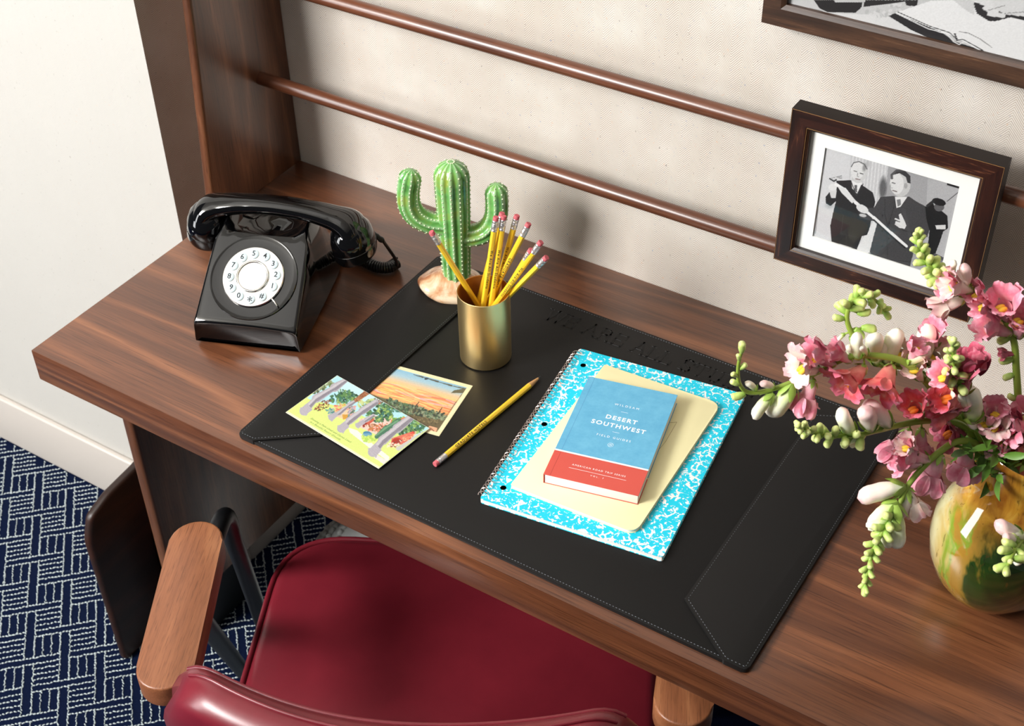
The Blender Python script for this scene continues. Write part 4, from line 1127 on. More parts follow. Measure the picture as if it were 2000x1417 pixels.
p.build('photograph', pw1 - pw0, pz1 - pz0, bf, ((pw0 + pw1) / 2, ly, (pz0 + pz1) / 2), vertical=True)
link('backing', box_mesh(pw0, pw1, ly + 0.002, -0.001, pz0, pz1), M['frame_dark'], bf)
# ------------------------------------------------------------------ telephone
PF = Vector((-1.008, 0.9475, ZD)); PA_ = R(21.5)
ph = empty('telephone', PF, PA_, 'glossy black vintage dial telephone with a silver dial', 'telephone')
def sec(y, wb, wt, he, hc, n=10, rt=0.010):
    """cross-section outline: bottom left round over the top to bottom right"""
    out = [(-wb, 0.0)]
    out.append((-wb, 0.006))
    lean = lambda z: -wb + (wb - wt) * min(z / max(he, 1e-4), 1)
    out.append((lean(he * .5), he * .5)); out.append((lean(he - rt), he - rt))
    for k in range(1, 5):
        a = PI - k / 4 * PI / 2
        out.append((-wt + rt + rt * math.cos(a), he - rt + rt * math.sin(a)))
    for k in range(1, n):
        t_ = k / n; x = (-wt + rt) + (2 * wt - 2 * rt) * t_
        out.append((x, he + (hc - he) * math.sin(PI * t_) ** 0.8))
    right = [(-x, z) for (x, z) in out[:8]]
    out += list(reversed(right))
    return [(x, y, z) for x, z in out]
S = [sec(0.003, .060, .058, .026, .028, rt=.006), sec(0.0, .0650, .0635, .027, .0295, rt=.006), sec(-0.0005, .0665, .0650, .0285, .031, rt=.005), sec(0.001, .0670, .0655, .0310, .0335, rt=.004), sec(0.006, .0672, .0652, .0345, .0368, rt=.004),
     sec(0.030, .0675, .0640, .0512, .0525, rt=.004), sec(0.060, .0680, .0625, .0722, .0725, rt=.004), sec(0.090, .0685, .0605, .0932, .0930, rt=.004), sec(0.099, .0685, .0560, .0985, .0965, rt=.004),
     sec(0.106, .0685, .0545, .1030, .0880, rt=.004), sec(0.118, .0685, .0545, .1060, .0760, rt=.004), sec(0.142, .0685, .0545, .1060, .0740, rt=.004), sec(0.150, .0685, .0540, .1000, .0800, rt=.004), sec(0.162, .0680, .0520, .0860, .0840, rt=.006),
     sec(0.185, .0670, .0520, .0560, .0560, rt=.008), sec(0.198, .0640, .0540, .0300, .0300, rt=.008), sec(0.202, .0600, .0500, .0200, .0200, rt=.008)]
V, F = [], []
n = len(S[0])
for s_ in S: V += s_
for i in range(len(S) - 1):
    for k in range(n):
        a = i * n + k; b = i * n + (k + 1) % n
        F.append((a, b, b + n, a + n))
F.append(tuple(range(n))); F.append(tuple((len(S) - 1) * n + k for k in reversed(range(n))))
me = mesh('body', V, F); bm = bmesh.new(); bm.from_mesh(me); bmesh.ops.recalc_face_normals(bm, faces=bm.faces); bm.to_mesh(me); bm.free()
smooth_angle(me, 40)
o = link('body', me, M['black_gloss'], ph)
o.location = (0, 0, 0.004)
for sx_ in (-1, 1):
    for y in (0.02, 0.18): link('rubber_foot', lathe_mesh([(0, 0), (.007, 0), (.007, .0045), (0, .0045)], 20), M['black_plastic'], ph, (sx_ * .05, y, 0))
TILT = math.atan2(0.0932 - 0.0368, 0.084)
DC = Vector((0, 0.0505, 0.0655 + 0.0052))
def tilt_obj(name, me, m_, parent, off=0.0, xy=(0, 0), base=None):
    q = Matrix.Rotation(TILT, 3, 'X')
    b_ = DC + q @ Vector((xy[0], xy[1], off))
    return link(name, me, m_, parent, b_, (TILT, 0, 0))
# dial: black dished ring, silver finger plate, pale keys, mirror centre
dial = tilt_obj('dial', lathe_mesh([(0.0, 0.0), (0.0545, -0.0005), (0.0549, 0.0006), (0.0544, 0.0012), (0.0532, 0.0010), (0.0522, 0.0006), (0.0400, 0.0010), (0.0, 0.0010)], 96, 30), M['black_gloss'], ph)
def dchild(name, me, m_, x=0, y=0, z=0, rz=0):
    return link(name, me, m_, dial, (x, y, z), (0, 0, rz))
dchild('finger_plate', lathe_mesh([(0.0, 0.0012), (0.0385, 0.0012), (0.0388, 0.0030), (0.0378, 0.0040), (0.0, 0.0042)], 96, 30), M['chrome'])
dchild('centre_ring', lathe_mesh([(0.0205, 0.0040), (0.0205, 0.0056), (0.0192, 0.0064), (0.0178, 0.0058), (0.0176, 0.0042)], 64, 60, close=True), M['chrome'])
dchild('centre_disc', lathe_mesh([(0.0, 0.0053), (0.0178, 0.0050)], 64, 60), M['mirror'])
keys = '1234567890*#'
for i, ch in enumerate(keys):
    a = R(-20 + i * 29.5) ; x, y = 0.0292 * math.cos(a), 0.0292 * math.sin(a)
    k_ = dchild('number_key', lathe_mesh([(0, 0.0062), (0.0048, 0.0060), (0.0060, 0.0052), (0.0062, 0.0038)], 28, 40), M['key'], x, y)
    tm = text_mesh(ch, 0.0150 if ch == '*' else 0.0094, 0.00005, bold=0.00012)
    dchild('numeral', tm, M['ink'], x, y - (0.0035 if ch == '*' else 0), 0.00635)
dchild('finger_stop', tube_mesh([(0.030, -0.026, 0.0045), (0.034, -0.0295, 0.0050), (0.0372, -0.0335, 0.0030)], 0.0009, 8), M['chrome'])
# handset
hs = empty('handset', (0.012, 0.126, 0.1115), R(-1.5)); hs.parent = ph; hs.scale = (0.92, 1.08, 1.08)
def egg(pts, rads, ell): return tube_mesh(catmull(pts, 6), [float(q) for q in np.interp(np.linspace(0, 1, len(catmull(pts, 6))), np.linspace(0, 1, len(rads)), rads)], 24, True, ell, 60)
hp = [(-0.108, 0.0, -0.018), (-0.100, 0, -0.002), (-0.080, 0, 0.0065), (-0.045, 0, 0.0125), (0, 0, 0.0150), (0.045, 0, 0.0125), (0.080, 0, 0.0065), (0.100, 0, -0.002), (0.108, 0, -0.018)]
hob = link('handle', egg(hp, [0.020, 0.017, 0.0125, 0.0105, 0.0100, 0.0105, 0.0125, 0.017, 0.020], 1.45), M['black_gloss'], hs)
def cap(sgn):
    prof = [(0.0, 0.012), (0.010, 0.0115), (0.020, 0.0075), (0.0265, 0.0), (0.0295, -0.010), (0.0300, -0.020), (0.0297, -0.0205), (0.0297, -0.0212), (0.0302, -0.0216), (0.0298, -0.030), (0.0270, -0.0355), (0.0220, -0.0375), (0.0, -0.0380)]
    me = lathe_mesh(list(reversed(prof)), 48, 35)
    return link('receiver_cap' if sgn < 0 else 'mouthpiece_cap', me, M['black_gloss'], hs, (sgn * 0.100, 0, -0.006), (0, R(10) * -sgn, 0))
cap(-1); cap(1)
link('cradle_pin', tube_mesh([(-0.030, 0.162, 0.106), (-0.022, 0.162, 0.106)], 0.0012, 8), M['chrome'], ph)
link('cradle_pin', tube_mesh([(0.045, 0.162, 0.106), (0.053, 0.162, 0.106)], 0.0012, 8), M['chrome'], ph)
# cord
hw_ = Matrix.Translation(PF) @ Matrix.Rotation(PA_, 4, 'Z')
inv = hw_.inverted()
def L_(u, v, z): return inv @ at(u, v, z=z)
relief = [L_(712, 448, ZD + .083), L_(728, 456, ZD + .078), L_(748, 470, ZD + .068)]
relief = catmull(relief, 5); rr_ = [0.0034 + (0.0008 if k % 2 else 0) for k in range(len(relief))]
link('strain_relief', tube_mesh(relief, rr_, 12), M['black_plastic'], ph)
wire_ = catmull([relief[-1], L_(760, 487, ZD + .05), L_(772, 505, ZD + .028), L_(776, 517, ZD + .012)], 8)
link('cord', tube_mesh(wire_, 0.0022, 10), M['black_plastic'], ph)
base_ = catmull([L_(776, 512, ZD + .0085), L_(758, 522, ZD + .0085), L_(735, 520, ZD + .0085), L_(708, 508, ZD + .0085), L_(680, 492, ZD + .0085), L_(650, 485, ZD + .0085)], 60)
P, T, N = frames(base_); coil = []
acc = 0
for i in range(len(P)):
    if i: acc += (P[i] - P[i - 1]).length
for i in range(0, 30 * 14):
    s_ = i / (30 * 14.0) * (len(P) - 1); j = min(int(s_), len(P) - 2); f_ = s_ - j
    c_ = P[j].lerp(P[j + 1], f_); a = 2 * PI * i / 14; Bn = T[j].cross(N[j])
    coil.append(c_ + (N[j] * math.cos(a) + Bn * math.sin(a)) * 0.0062)
link('coiled_cord', tube_mesh(coil, 0.0019, 7), M['black_plastic'], ph)
# ------------------------------------------------------------------ chair
ua = R(27.0); U = Vector((math.cos(ua), math.sin(ua), 0)); TV = Vector((-math.sin(ua), math.cos(ua), 0))
def st(p_): return (p_.x * U.x + p_.y * U.y, p_.x * TV.x + p_.y * TV.y)
CS, CT = -0.20, 1.03
CO = U * CS + TV * CT
ch = empty('armchair', (CO.x, CO.y, 0), ua, 'burgundy leather chair with wooden armrests pushed in under the desk', 'chair')
ZA = 0.66
A0 = at(323, 1299, z=ZA); A1 = at(382, 1054, z=ZA)
s0, t0 = st(A0); s1, t1 = st(A1)
def arm(sg):
    a = Vector(((s0 - CS) * sg, t0 - CT)); b = Vector(((s1 - CS) * sg, t1 - CT))
    o = stadium(a, b, 0.0305, 0.0305, 14)
    if sg < 0: pass
    ar = sum(o[i][0] * o[(i + 1) % len(o)][1] - o[(i + 1) % len(o)][0] * o[i][1] for i in range(len(o)))
    if ar < 0: o = list(reversed(o))
    me = prism_mesh(o, ZA - 0.030, ZA, 0.0025, 3, 35)
    link('armrest', me, M['arm'], ch)
    # steel frame under the arm: front leg bends over into the arm, rear leg goes back
    el = st(at(440, 1008, z=.612)); lo = st(at(508, 1200, z=.30)); rl = st(at(418, 1240, z=.40))
    el = Vector(((el[0] - CS) * sg, el[1] - CT, .612)); lo = Vector(((lo[0] - CS) * sg, lo[1] - CT, .30)); fl_ = el + (lo - el) * ((el.z - 0.012) / (el.z - lo.z))
    rl = Vector(((rl[0] - CS) * sg, rl[1] - CT))
    P = catmull([(b.x, b.y - 0.08, ZA - 0.042), (b.x + (el.x - b.x) * .15, b.y - 0.035, ZA - 0.042), (b.x + (el.x - b.x) * .7, (b.y + el.y) / 2 - .012, ZA - 0.043), el, el.lerp(lo, .25), el.lerp(lo, .6), lo, fl_], 8)
    link('leg', tube_mesh(P, 0.0115, 16), M['steel_black'], ch)
    md = a.lerp(b, .62); r0_ = Vector((md.x, md.y, ZA - 0.034)); r1_ = Vector((rl.x, rl.y, 0.40)); r2_ = r0_ + (r1_ - r0_) * ((r0_.z - 0.012) / (r0_.z - 0.40))
    P = [r0_, r0_.lerp(r1_, .5), r1_, r2_]
    link('leg', tube_mesh(P, 0.0125, 16), M['steel_black'], ch)
arm(1); arm(-1)
def sup(hx, hy0, hy1, rc_f, rc_b, n=10):
    return round_poly([(-hx, hy0), (hx, hy0), (hx, hy1), (-hx, hy1)], [rc_b, rc_b, rc_f, rc_f], n)
def cushion(outline, z0, z1, crown, name, m_, parent, edge=0.012):
    """pad from an outline, with a rounded rim and a domed top"""
    bm = bmesh.new(); n = len(outline)
    cx = sum(p_[0] for p_ in outline) / n; cy = sum(p_[1] for p_ in outline) / n
    rings = []
    prof = [(1.0, z0), (1.0, z1 - edge)]
    def ring(off, z, k=1.0):
        out = []
        for i, p_ in enumerate(inset([tuple(q) for q in outline], off) if off else [Vector(q) for q in outline]): out.append(bm.verts.new((p_[0], p_[1], z)))
        return out
    rings.append(ring(0.006, z0)); rings.append(ring(0.0, z0 + 0.006)); rings.append(ring(0, z1 - edge))
    for k in range(1, 6):
        a = k / 5 * PI / 2
        rings.append(ring(edge * (1 - math.cos(a)), z1 - edge + edge * math.sin(a)))
    last = rings[-1]; base_c = [v_.co.copy() for v_ in last]
    for k in range(1, 9):
        f_ = 1 - k / 8.5
        rings.append([bm.verts.new((cx + (q.x - cx) * f_, cy + (q.y - cy) * f_, z1 + crown * (1 - f_ ** 2))) for q in base_c])
    for a, b in zip(rings[:-1], rings[1:]):
        for i in range(n): bm.faces.new((a[i], a[(i + 1) % n], b[(i + 1) % n], b[i]))
    bm.faces.new(rings[-1]); bm.faces.new(list(reversed(rings[0])))
    me = bm_mesh(bm, name, 60)
    return link(name, me, m_, parent)
so = sup(0.252, -0.215, 0.245, 0.095, 0.03)
cushion(so, 0.375, 0.452, 0.014, 'seat', M['red_leather'], ch, 0.016)
P = [(q[0], q[1], 0.4455) for q in inset(so, -0.0005)]; P.append(P[0]); 
link('seat_piping', tube_mesh(P, 0.0038, 8), M['red_leather'], ch)
link('seat_frame', prism_mesh(inset(so, 0.02), 0.352, 0.3745, 0.004), M['steel_black'], ch)
# backrest: curved padded shell leaning back
TB_ = [at(365, 1303, z=0.775), at(640, 1353, z=.775), at(900, 1393, z=0.775), at(1225, 1386, z=0.775)]
bk_ = [(st(q)[0] - CS, st(q)[1] - CT) for q in TB_]

nu, nv = 44, 16
def back_pt(u, h, side):
    """u -1..1 across, h 0..1 height, side 0 front (seat side) .. 1 rear"""
    hw = 0.246 - 0.034 * max(0.0, (h - 0.66) / 0.34) ** 2 - 0.03 * max(0.0, (0.5 - h) / 0.5)
    s_ = u * hw
    arc = (0.066 if u < 0 else 0.044) * u * u
    t_ = bk_c + arc - 0.055 * (h - 1) * -1 * -1
    z = 0.775 - (1 - h) * 0.30
    t_ = bk_c - 0.009 + arc
    t_ += (1 - h) * 0.075
    return s_, t_, z
bk_c = min(q[1] for q in bk_) + 0.0
V, F = [], []
# closed profile around (thickness) for each u: rear face bulges, rounded top
prof = []
TH = 0.052
for k in range(10): prof.append((k / 9 * 0.93, 0.0))                       # front face, bottom to top
for k in range(1, 10):
    a = k / 10 * PI; prof.append((0.93 + 0.07 * math.sin(a), (1 - math.cos(a)) / 2))
for k in range(12): prof.append((0.93 * (1 - k / 11), 1.0))                # rear face, top to bottom
for i in range(nu + 1):
    u = -1 + 2 * i / nu
    e_ = max(0.0, (abs(u) - 0.80) / 0.20)
    drop = 0.022 * e_ ** 2.2; thn = 1 - 0.45 * e_ ** 3
    for (h, q) in prof:
        s_, t_, z = back_pt(u, h, q)
        bul = 0.012 * math.sin(PI * min(1, max(0, h))) * (1 - u * u)
        z -= drop * h
        V.append((s_, t_ - (0.5 + (q - 0.5) * thn) * TH - (bul if q > .5 else -bul * .5) + 0.0, z))
n = len(prof)
for i in range(nu):
    for k in range(n): F.append((i * n + k, i * n + (k + 1) % n, (i + 1) * n + (k + 1) % n, (i + 1) * n + k))
F.append(tuple(range(n))); F.append(tuple(nu * n + k for k in range(n)))
me = mesh('back', V, F); bm = bmesh.new(); bm.from_mesh(me); bmesh.ops.recalc_face_normals(bm, faces=bm.faces); bm.to_mesh(me); bm.free(); smooth_angle(me, 60)
bo = link('backrest', me, M['red_leather'], ch)
for kk in (10, 13):
    P = []
    for i in range(1, nu):
        q = Vector(V[i * n + kk]); P.append(q + Vector((0, 0, 0.0006)))
    link('backrest_piping', tube_mesh(P, 0.0024 if kk == 10 else 0.0020, 8), M['red_leather'], ch)
for sg in (-1, 1):
    link('back_bracket', tube_mesh([(sg * .17, -0.195, 0.36), (sg * .17, -0.235, 0.40), (sg * .17, bk_c + .0, 0.50)], 0.010, 10), M['steel_black'], ch)
# ------------------------------------------------------------------ waste bin with a bent wooden side, left of the desk support
bn = empty('waste_bin', (-1.30, 1.0, 0), 0, 'dark bent-wood waste bin on the carpet left of the desk support', 'waste bin')
def yz(u, v_): q = at(u, v_, x=-1.345); return (q.y, q.z)
o_ = [yz(240, 1285), yz(168, 1058), yz(172, 1008), yz(206, 962), yz(264, 905)]
y_b = o_[-1][0]; z_b = o_[-1][1]
out = [(o_[0][0], 0.001)] + [(1.10, 0.001), (1.10, z_b + (1.10 - y_b) * .35)] + list(reversed(o_[1:]))
out = round_poly(out, [0.008, 0.01, 0.02, 0.01, 0.008, 0.008, 0.01], 4)
bm = bmesh.new()
A_ = [bm.verts.new((-0.053, y - 1.0, z)) for y, z in out]; B_ = [bm.verts.new((-0.037, y - 1.0, z)) for y, z in out]
bm.faces.new(A_); bm.faces.new(list(reversed(B_)))
for i in range(len(out)): bm.faces.new((A_[i], B_[i], B_[(i + 1) % len(out)], A_[(i + 1) % len(out)]))
bmesh.ops.recalc_face_normals(bm, faces=bm.faces)
bmesh.ops.bevel(bm, geom=[e for e in bm.edges if abs(e.verts[0].co.x - e.verts[1].co.x) < 1e-6], offset=0.006, segments=4, affect='EDGES', profile=0.5)
link('side_panel', bm_mesh(bm, 'side', 50), M['bin'], bn)
link('liner', box_mesh(-0.0369, 0.045, -0.02, 0.09, 0.004, 0.20, 0.006, 3), M['steel_black'], bn)
# ------------------------------------------------------------------ chunky knitted pouf under the desk
pc = Vector((-1.075, 1.20, 0))
pf = empty('knitted_pouf', pc, 0, 'grey-white chunky knitted pouf on the carpet under the desk', 'pouf')
me = lathe_mesh([(0, 0.0), (0.085, 0.002), (0.098, 0.03), (0.10, 0.07), (0.092, 0.11), (0.06, 0.135), (0, 0.14)], 40, 80)
link('cover', me, M['wool'], pf)
V, F = [], []; rnd = random.Random(4)
for j in range(11):
    ph_ = -0.9 + j * 0.22
    zc = 0.07 + 0.068 * math.sin(max(-1.4, min(1.5, ph_))); rr_ = 0.102 * math.cos(max(-1.2, min(1.5, ph_))) ** .5
    nn = max(6, int(2 * PI * rr_ / 0.0125))
    for k in range(nn):
        a = 2 * PI * (k + .5 * (j % 2)) / nn; b0_ = len(V)
        c_ = Vector((rr_ * math.cos(a), rr_ * math.sin(a), zc)); t_ = Vector((-math.sin(a), math.cos(a), .5 if k % 2 else -.5)).normalized(); n_ = Vector((math.cos(a), math.sin(a), 0.2)); m2 = t_.cross(n_)
        for q in IV: V.append(c_ + t_ * q.x * .0095 + m2 * q.y * .0058 + n_ * q.z * .0055)
        for f in IF: F.append([b0_ + i for i in f])
tag(link('knit_stitches', mesh('knit', V, F), M['wool'], pf, smooth=True), kind='stuff')
# ------------------------------------------------------------------ glass vase
VB = at(1926, 1148, z=ZD)
vs = empty('glass_vase', VB, 0, 'round amber and green swirled glass vase holding the snapdragons at the right edge', 'vase')
mv = mat('swirled_art_glass', rgb(200, 170, 70), 0.06, coat=1.0); t = NT(mv)
v = t.coord('Object', (1, 1, 1))
sp = t.n('ShaderNodeSeparateXYZ'); t.l(v, sp.inputs[0])
n1 = t.noise(t.coord('Object', (14, 14, 7), (0.4, 0.3, 0.0)), 1, 4, .6, 1.2)
blend = t.math('ADD', t.math('MULTIPLY', sp.outputs['X'], 5.5), t.math('MULTIPLY', t.math('SUBTRACT', n1, 0.5), 1.3))
blend = t.math('ADD', blend, t.math('MULTIPLY', sp.outputs['Y'], -3.0))
blend = t.math('ADD', blend, 0.45)
body = t.ramp(blend, [(0.10, rgb(214, 206, 160)), (0.32, rgb(196, 172, 104)), (0.42, rgb(128, 156, 48)), (0.50, rgb(168, 126, 48)), (0.64, rgb(150, 120, 44)), (0.74, rgb(40, 66, 20)), (0.95, rgb(24, 30, 14))])
nk = t.ramp(t.math('ADD', sp.outputs['Z'], t.math('MULTIPLY', n1, 0.02)), [(0.125, (0, 0, 0, 1)), (0.150, (1, 1, 1, 1))])
amber = t.ramp(t.noise(t.coord('Object', (60, 60, 12)), 1, 4, .6, 1), [(0.3, rgb(140, 80, 18)), (0.55, rgb(196, 140, 44)), (0.8, rgb(224, 190, 84))])
c = t.mix(nk, body, amber)
sk = t.ramp(t.noise(t.coord('Object', (220, 220, 60), (0, 0.5, 0)), 1, 2, .5, .6), [(0.66, (0, 0, 0, 1)), (0.72, (1, 1, 1, 1))])
c = t.mix(t.math('MULTIPLY', sk, .55), c, rgb(84, 56, 22))
t.col(c); mv.node_tree.nodes['Principled BSDF'].inputs['Subsurface Weight'].default_value = 0.15
mv.node_tree.nodes['Principled BSDF'].inputs['Subsurface Radius'].default_value = (0.02, 0.02, 0.01)
VR = 0.0775
prof = [(0.0, 0.0005), (0.030, 0.0005), (0.040, 0.0045), (0.053, 0.014), (0.066, 0.031), (0.0745, 0.052), (VR, 0.074), (0.0755, 0.094), (0.068, 0.113), (0.057, 0.129), (0.0475, 0.141), (0.0420, 0.153), (0.0400, 0.168), (0.0405, 0.184), (0.0410, 0.192)]
inner = [(0.0395, 0.1935), (0.0375, 0.190), (0.0370, 0.168), (0.0390, 0.154), (0.050, 0.136), (0.060, 0.118), (0.068, 0.096), (0.070, 0.07), (0.060, 0.035), (0.03, 0.012), (0, 0.010)]
prof = [(r * (.87 if z < .13 else .87 + .10 * min(1, (z - .13) / .03)), z) for r, z in prof]; inner = [(r * (.87 if z < .13 else .87 + .10 * min(1, (z - .13) / .03)), z) for r, z in inner]
me = lathe_mesh(prof + inner, 72, 60)
for v_ in me.vertices:       # hand-blown: pulled lip and slight wobble
    q = v_.co; a = math.atan2(q.y, q.x)
    if q.z > 0.12:
        f_ = min(1, (q.z - 0.12) / 0.07)
        lip = math.exp(-(min(abs(a - R(-165)), 2 * PI - abs(a - R(-165))) / R(28)) ** 2)
        q.z += 0.014 * f_ ** 2 * lip - 0.004 * f_ * math.cos(a * 2 + 1)
        q.x += math.cos(a) * 0.006 * f_ * lip; q.y += math.sin(a) * 0.006 * f_ * lip
    k_ = 1 + 0.012 * math.sin(3 * a + q.z * 30)
    q.x *= k_; q.y *= k_
link('vase_body', me, mv, vs)
# ------------------------------------------------------------------ snapdragons
def petal_mat(name, base, tip, extra=None):
    m = mat(name, tip, 0.45, sss=0.25, sheen=0.1); t = NT(m)
    a = t.n('ShaderNodeAttribute', attribute_name='t')
    nz = t.noise(t.coord('Object', (1, 1, 1)), 160, 3, .6)
    f = t.math('ADD', a.outputs['Fac'], t.math('MULTIPLY', t.math('SUBTRACT', nz, .5), .7))
    st_ = [(0.08, base), (0.75, tip)]
    if extra: st_.append((1.0, extra))
    t.col(t.ramp(f, st_))
    return m
PMAT = {'pink': petal_mat('pink_petal', rgb(248, 214, 216), rgb(226, 122, 148), rgb(240, 168, 184)),
        'deep': petal_mat('deep_pink_petal', rgb(206, 104, 130), rgb(176, 52, 84), rgb(214, 110, 132)),
        'coral': petal_mat('coral_petal', rgb(244, 170, 150), rgb(222, 78, 88), rgb(226, 116, 140)),
        'blush': petal_mat('blush_petal', rgb(252, 246, 226), rgb(250, 222, 212), rgb(240, 186, 190)),
        'cream': petal_mat('cream_petal', rgb(206, 224, 140), rgb(252, 248, 224), rgb(252, 238, 222))}
M['palate'] = mat('yellow_palate', rgb(240, 206, 60), 0.55, sss=.1); M['palate_o'] = mat('orange_palate', rgb(236, 132, 40), 0.55, sss=.1)
M['stem'] = mat('green_stem', rgb(146, 170, 66), 0.45, sss=.05); M['leaf'] = mat('leaf_green', rgb(98, 140, 52), 0.5)
M['calyx'] = mat('calyx_green', rgb(160, 192, 84), 0.5, sss=.05)
M['bud'] = petal_mat('green_bud', rgb(148, 184, 78), rgb(206, 220, 130), rgb(224, 230, 160))
def surf(fn, nu, nv, V, F, W, wfn):
    b = len(V)
    for i in range(nu + 1):
        for j in range(nv + 1):
            u, v_ = i / nu, j / nv
            V.append(fn(u, v_)); W.append(wfn(u, v_))
    for i in range(nu):
        for j in range(nv):
            a = b + i * (nv + 1) + j
            F.append((a, a + 1, a + nv + 2, a + nv + 1))
def bloom_mesh(seed):
    """snapdragon flower: axis +Z, upper lip towards +Y; total length about 36 mm"""
    rnd = random.Random(seed); V, F, W = [], [], []
    r1 = lambda a: rnd.uniform(-a, a)
    def tubef(u, v_):
        a = 2 * PI * v_; z = 0.020 * u; r = 0.0034 + (0.0056 if seed < 3 else 0.0038) * u ** 0.8
        r *= 1 + .08 * math.cos(2 * a)
        return Vector((r * math.cos(a), r * 0.86 * math.sin(a) - 0.001 * math.sin(u * 3), z))
    surf(tubef, 6, 18, V, F, W, lambda u, v_: 0.25 + .4 * u)
    def lobe(ang, L, Wd, curl, lift, ph):
        ca, sa = math.cos(ang), math.sin(ang)
        o = Vector((0.0070 * ca, 0.0062 * sa, 0.019)); out = Vector((ca, sa, 0)); side = Vector((-sa, ca, 0))
        def fn(u, v_):
            x = (v_ - .5) * 2
            wdt = Wd * (0.55 + 1.15 * math.sin(PI * min(u * .62 + .12, 1.0))) * .5 * (1.0 if u < .85 else (1 - ((u - .85) / .15) ** 2 * .28))
            th = lift + curl * u
            d = out * math.cos(th) + Vector((0, 0, 1)) * math.sin(th)
            # integrate along the curl approx
            mid = out * math.cos(lift + curl * u * .5) + Vector((0, 0, 1)) * math.sin(lift + curl * u * .5)
            nrm = -out * math.sin(th) + Vector((0, 0, 1)) * math.cos(th)
            ruf = 0.0016 * u * u * math.sin(x * 5.2 + ph) + 0.0009 * u * math.sin(x * 11 + ph * 2)
            notch = -0.0022 * u * max(0, 1 - abs(x) * 2.6)
            return o + mid * (L * u) + d * notch + side * (x * wdt) + nrm * (ruf + 0.0022 * (x * x) * u)
        surf(fn, 9, 10, V, F, W, lambda u, v_: 0.45 + .6 * u)
    for s_ in (-1, 1): lobe(PI / 2 - s_ * R(33) + r1(.08), 0.0185 + r1(.002), 0.0140, (R(-48) if seed < 3 else R(-22)) + r1(.25), R(80), rnd.uniform(0, 6))
    for s_ in (-1, 0, 1): lobe(-PI / 2 + s_ * R(56) + r1(.08), (0.0130 if s_ else 0.0115) + r1(.001), 0.0112, (R(-95) if seed < 3 else R(-70)) + r1(.25), (R(62) if seed < 3 else R(80)), rnd.uniform(0, 6))
    me = mesh('bloom', V, F)
    bm = bmesh.new(); bm.from_mesh(me)
    lay = None
    bmesh.ops.recalc_face_normals(bm, faces=bm.faces)
    bm.to_mesh(me); bm.free()
    a = me.attributes.new('t', 'FLOAT', 'POINT'); a.data.foreach_set('value', W)
    me.polygons.foreach_set('use_smooth', [True] * len(me.polygons))
    return me
def palate_mesh():
    V, F = [], []
    for s_ in (-1, 1):
        b = len(V)
        for q in IV2: V.append(Vector((s_ * 0.0017 + q.x * 0.0024, -0.0034 + q.y * 0.0050, 0.0188 - q.y * 0.0012 + q.z * 0.0030)))
        for f in IF2: F.append([b + i for i in f])
    m_ = mesh('palate', V, F); m_.polygons.foreach_set('use_smooth', [True] * len(F)); return m_
ico = bmesh.new(); bmesh.ops.create_icosphere(ico, subdivisions=2, radius=1.0)
IV2 = [v_.co.copy() for v_ in ico.verts]; IF2 = [[v_.index for v_ in f.verts] for f in ico.faces]; ico.free()
def calyx_mesh(r, L, n=5, open_=0.25):
    V, F = [], []
    for k in range(n):
        a0 = 2 * PI * k / n; b = len(V)
        for i in range(5):
            u = i / 4; wd = 0.62 * (1 - u ** 1.8) + .02
            rr = r * (0.35 + 0.75 * math.sin(min(1, u * 1.3) * PI / 2)) + open_ * L * u * u
            for s_ in (-1, 0, 1):
                a = a0 + s_ * wd; V.append(Vector((rr * math.cos(a) * (1.03 if s_ == 0 else 1), rr * math.sin(a) * (1.03 if s_ == 0 else 1), -0.0015 + L * u)))
        for i in range(4):
            for j in range(2): q = b + i * 3 + j; F.append((q, q + 1, q + 4, q + 3))
    m_ = mesh('calyx', V, F); m_.polygons.foreach_set('use_smooth', [True] * len(F)); return m_
def bud_mesh(L, r, bend=0.25, two=False, seed=0):
    """closed bud along +Z"""
    V, F, W = [], [], []; n, m_ = 12, 12
    for i in range(n + 1):
        u = i / n
        rr = r * (0.42 + 0.62 * math.sin(PI * min(1.0, u * 0.72 + 0.05)) ** 1.1)
        if u > .8: rr *= math.sqrt(max(0.0, 1 - ((u - .8) / .2) ** 2)) * .98 + .02
        if .55 < u < .75: rr *= 0.95
        for k in range(m_):
            a = 2 * PI * k / m_
            fl = 1 - 0.16 * abs(math.sin(a)) ** 8 * (1 if u > .35 else 0)
            V.append(Vector((rr * math.cos(a) * .88, rr * math.sin(a) * fl + bend * L * u * u, L * u * (1 - .12 * bend * u)))); W.append(u * .95)
    for i in range(n):
        for k in range(m_):
            a = i * m_ + k; b = i * m_ + (k + 1) % m_; F.append((a, b, b + m_, a + m_))
    F.append(tuple(reversed(range(m_)))); F.append(tuple(n * m_ + k for k in range(m_)))
    me = mesh('bud', V, F)
    a = me.attributes.new('t', 'FLOAT', 'POINT'); a.data.foreach_set('value', W)
    me.polygons.foreach_set('use_smooth', [True] * len(F)); return me
BL_ = {}
def bloom_data(color, seed):
    k = (color, seed)
    if k not in BL_:
        base = ('raw', seed)
        if base not in BL_: BL_[base] = bloom_mesh(seed)
        me = BL_[base].copy(); me.materials.clear(); me.materials.append(PMAT[color]); BL_[k] = me
    return BL_[k]
PAL = {'y': palate_mesh(), 'o': None}; PAL['o'] = PAL['y'].copy(); PAL['y'].materials.append(M['palate']); PAL['o'].materials.append(M['palate_o'])
CAL = calyx_mesh(0.0046, 0.0085); CAL.materials.append(M['calyx'])
CALB = calyx_mesh(0.0052, 0.0100, 5, .12); CALB.materials.append(M['calyx'])
BUDC = bud_mesh(0.027, 0.0058, .22); BUDC.materials.append(PMAT['cream'])
BUDB = bud_mesh(0.027, 0.0062, .20); BUDB.materials.append(PMAT['blush'])
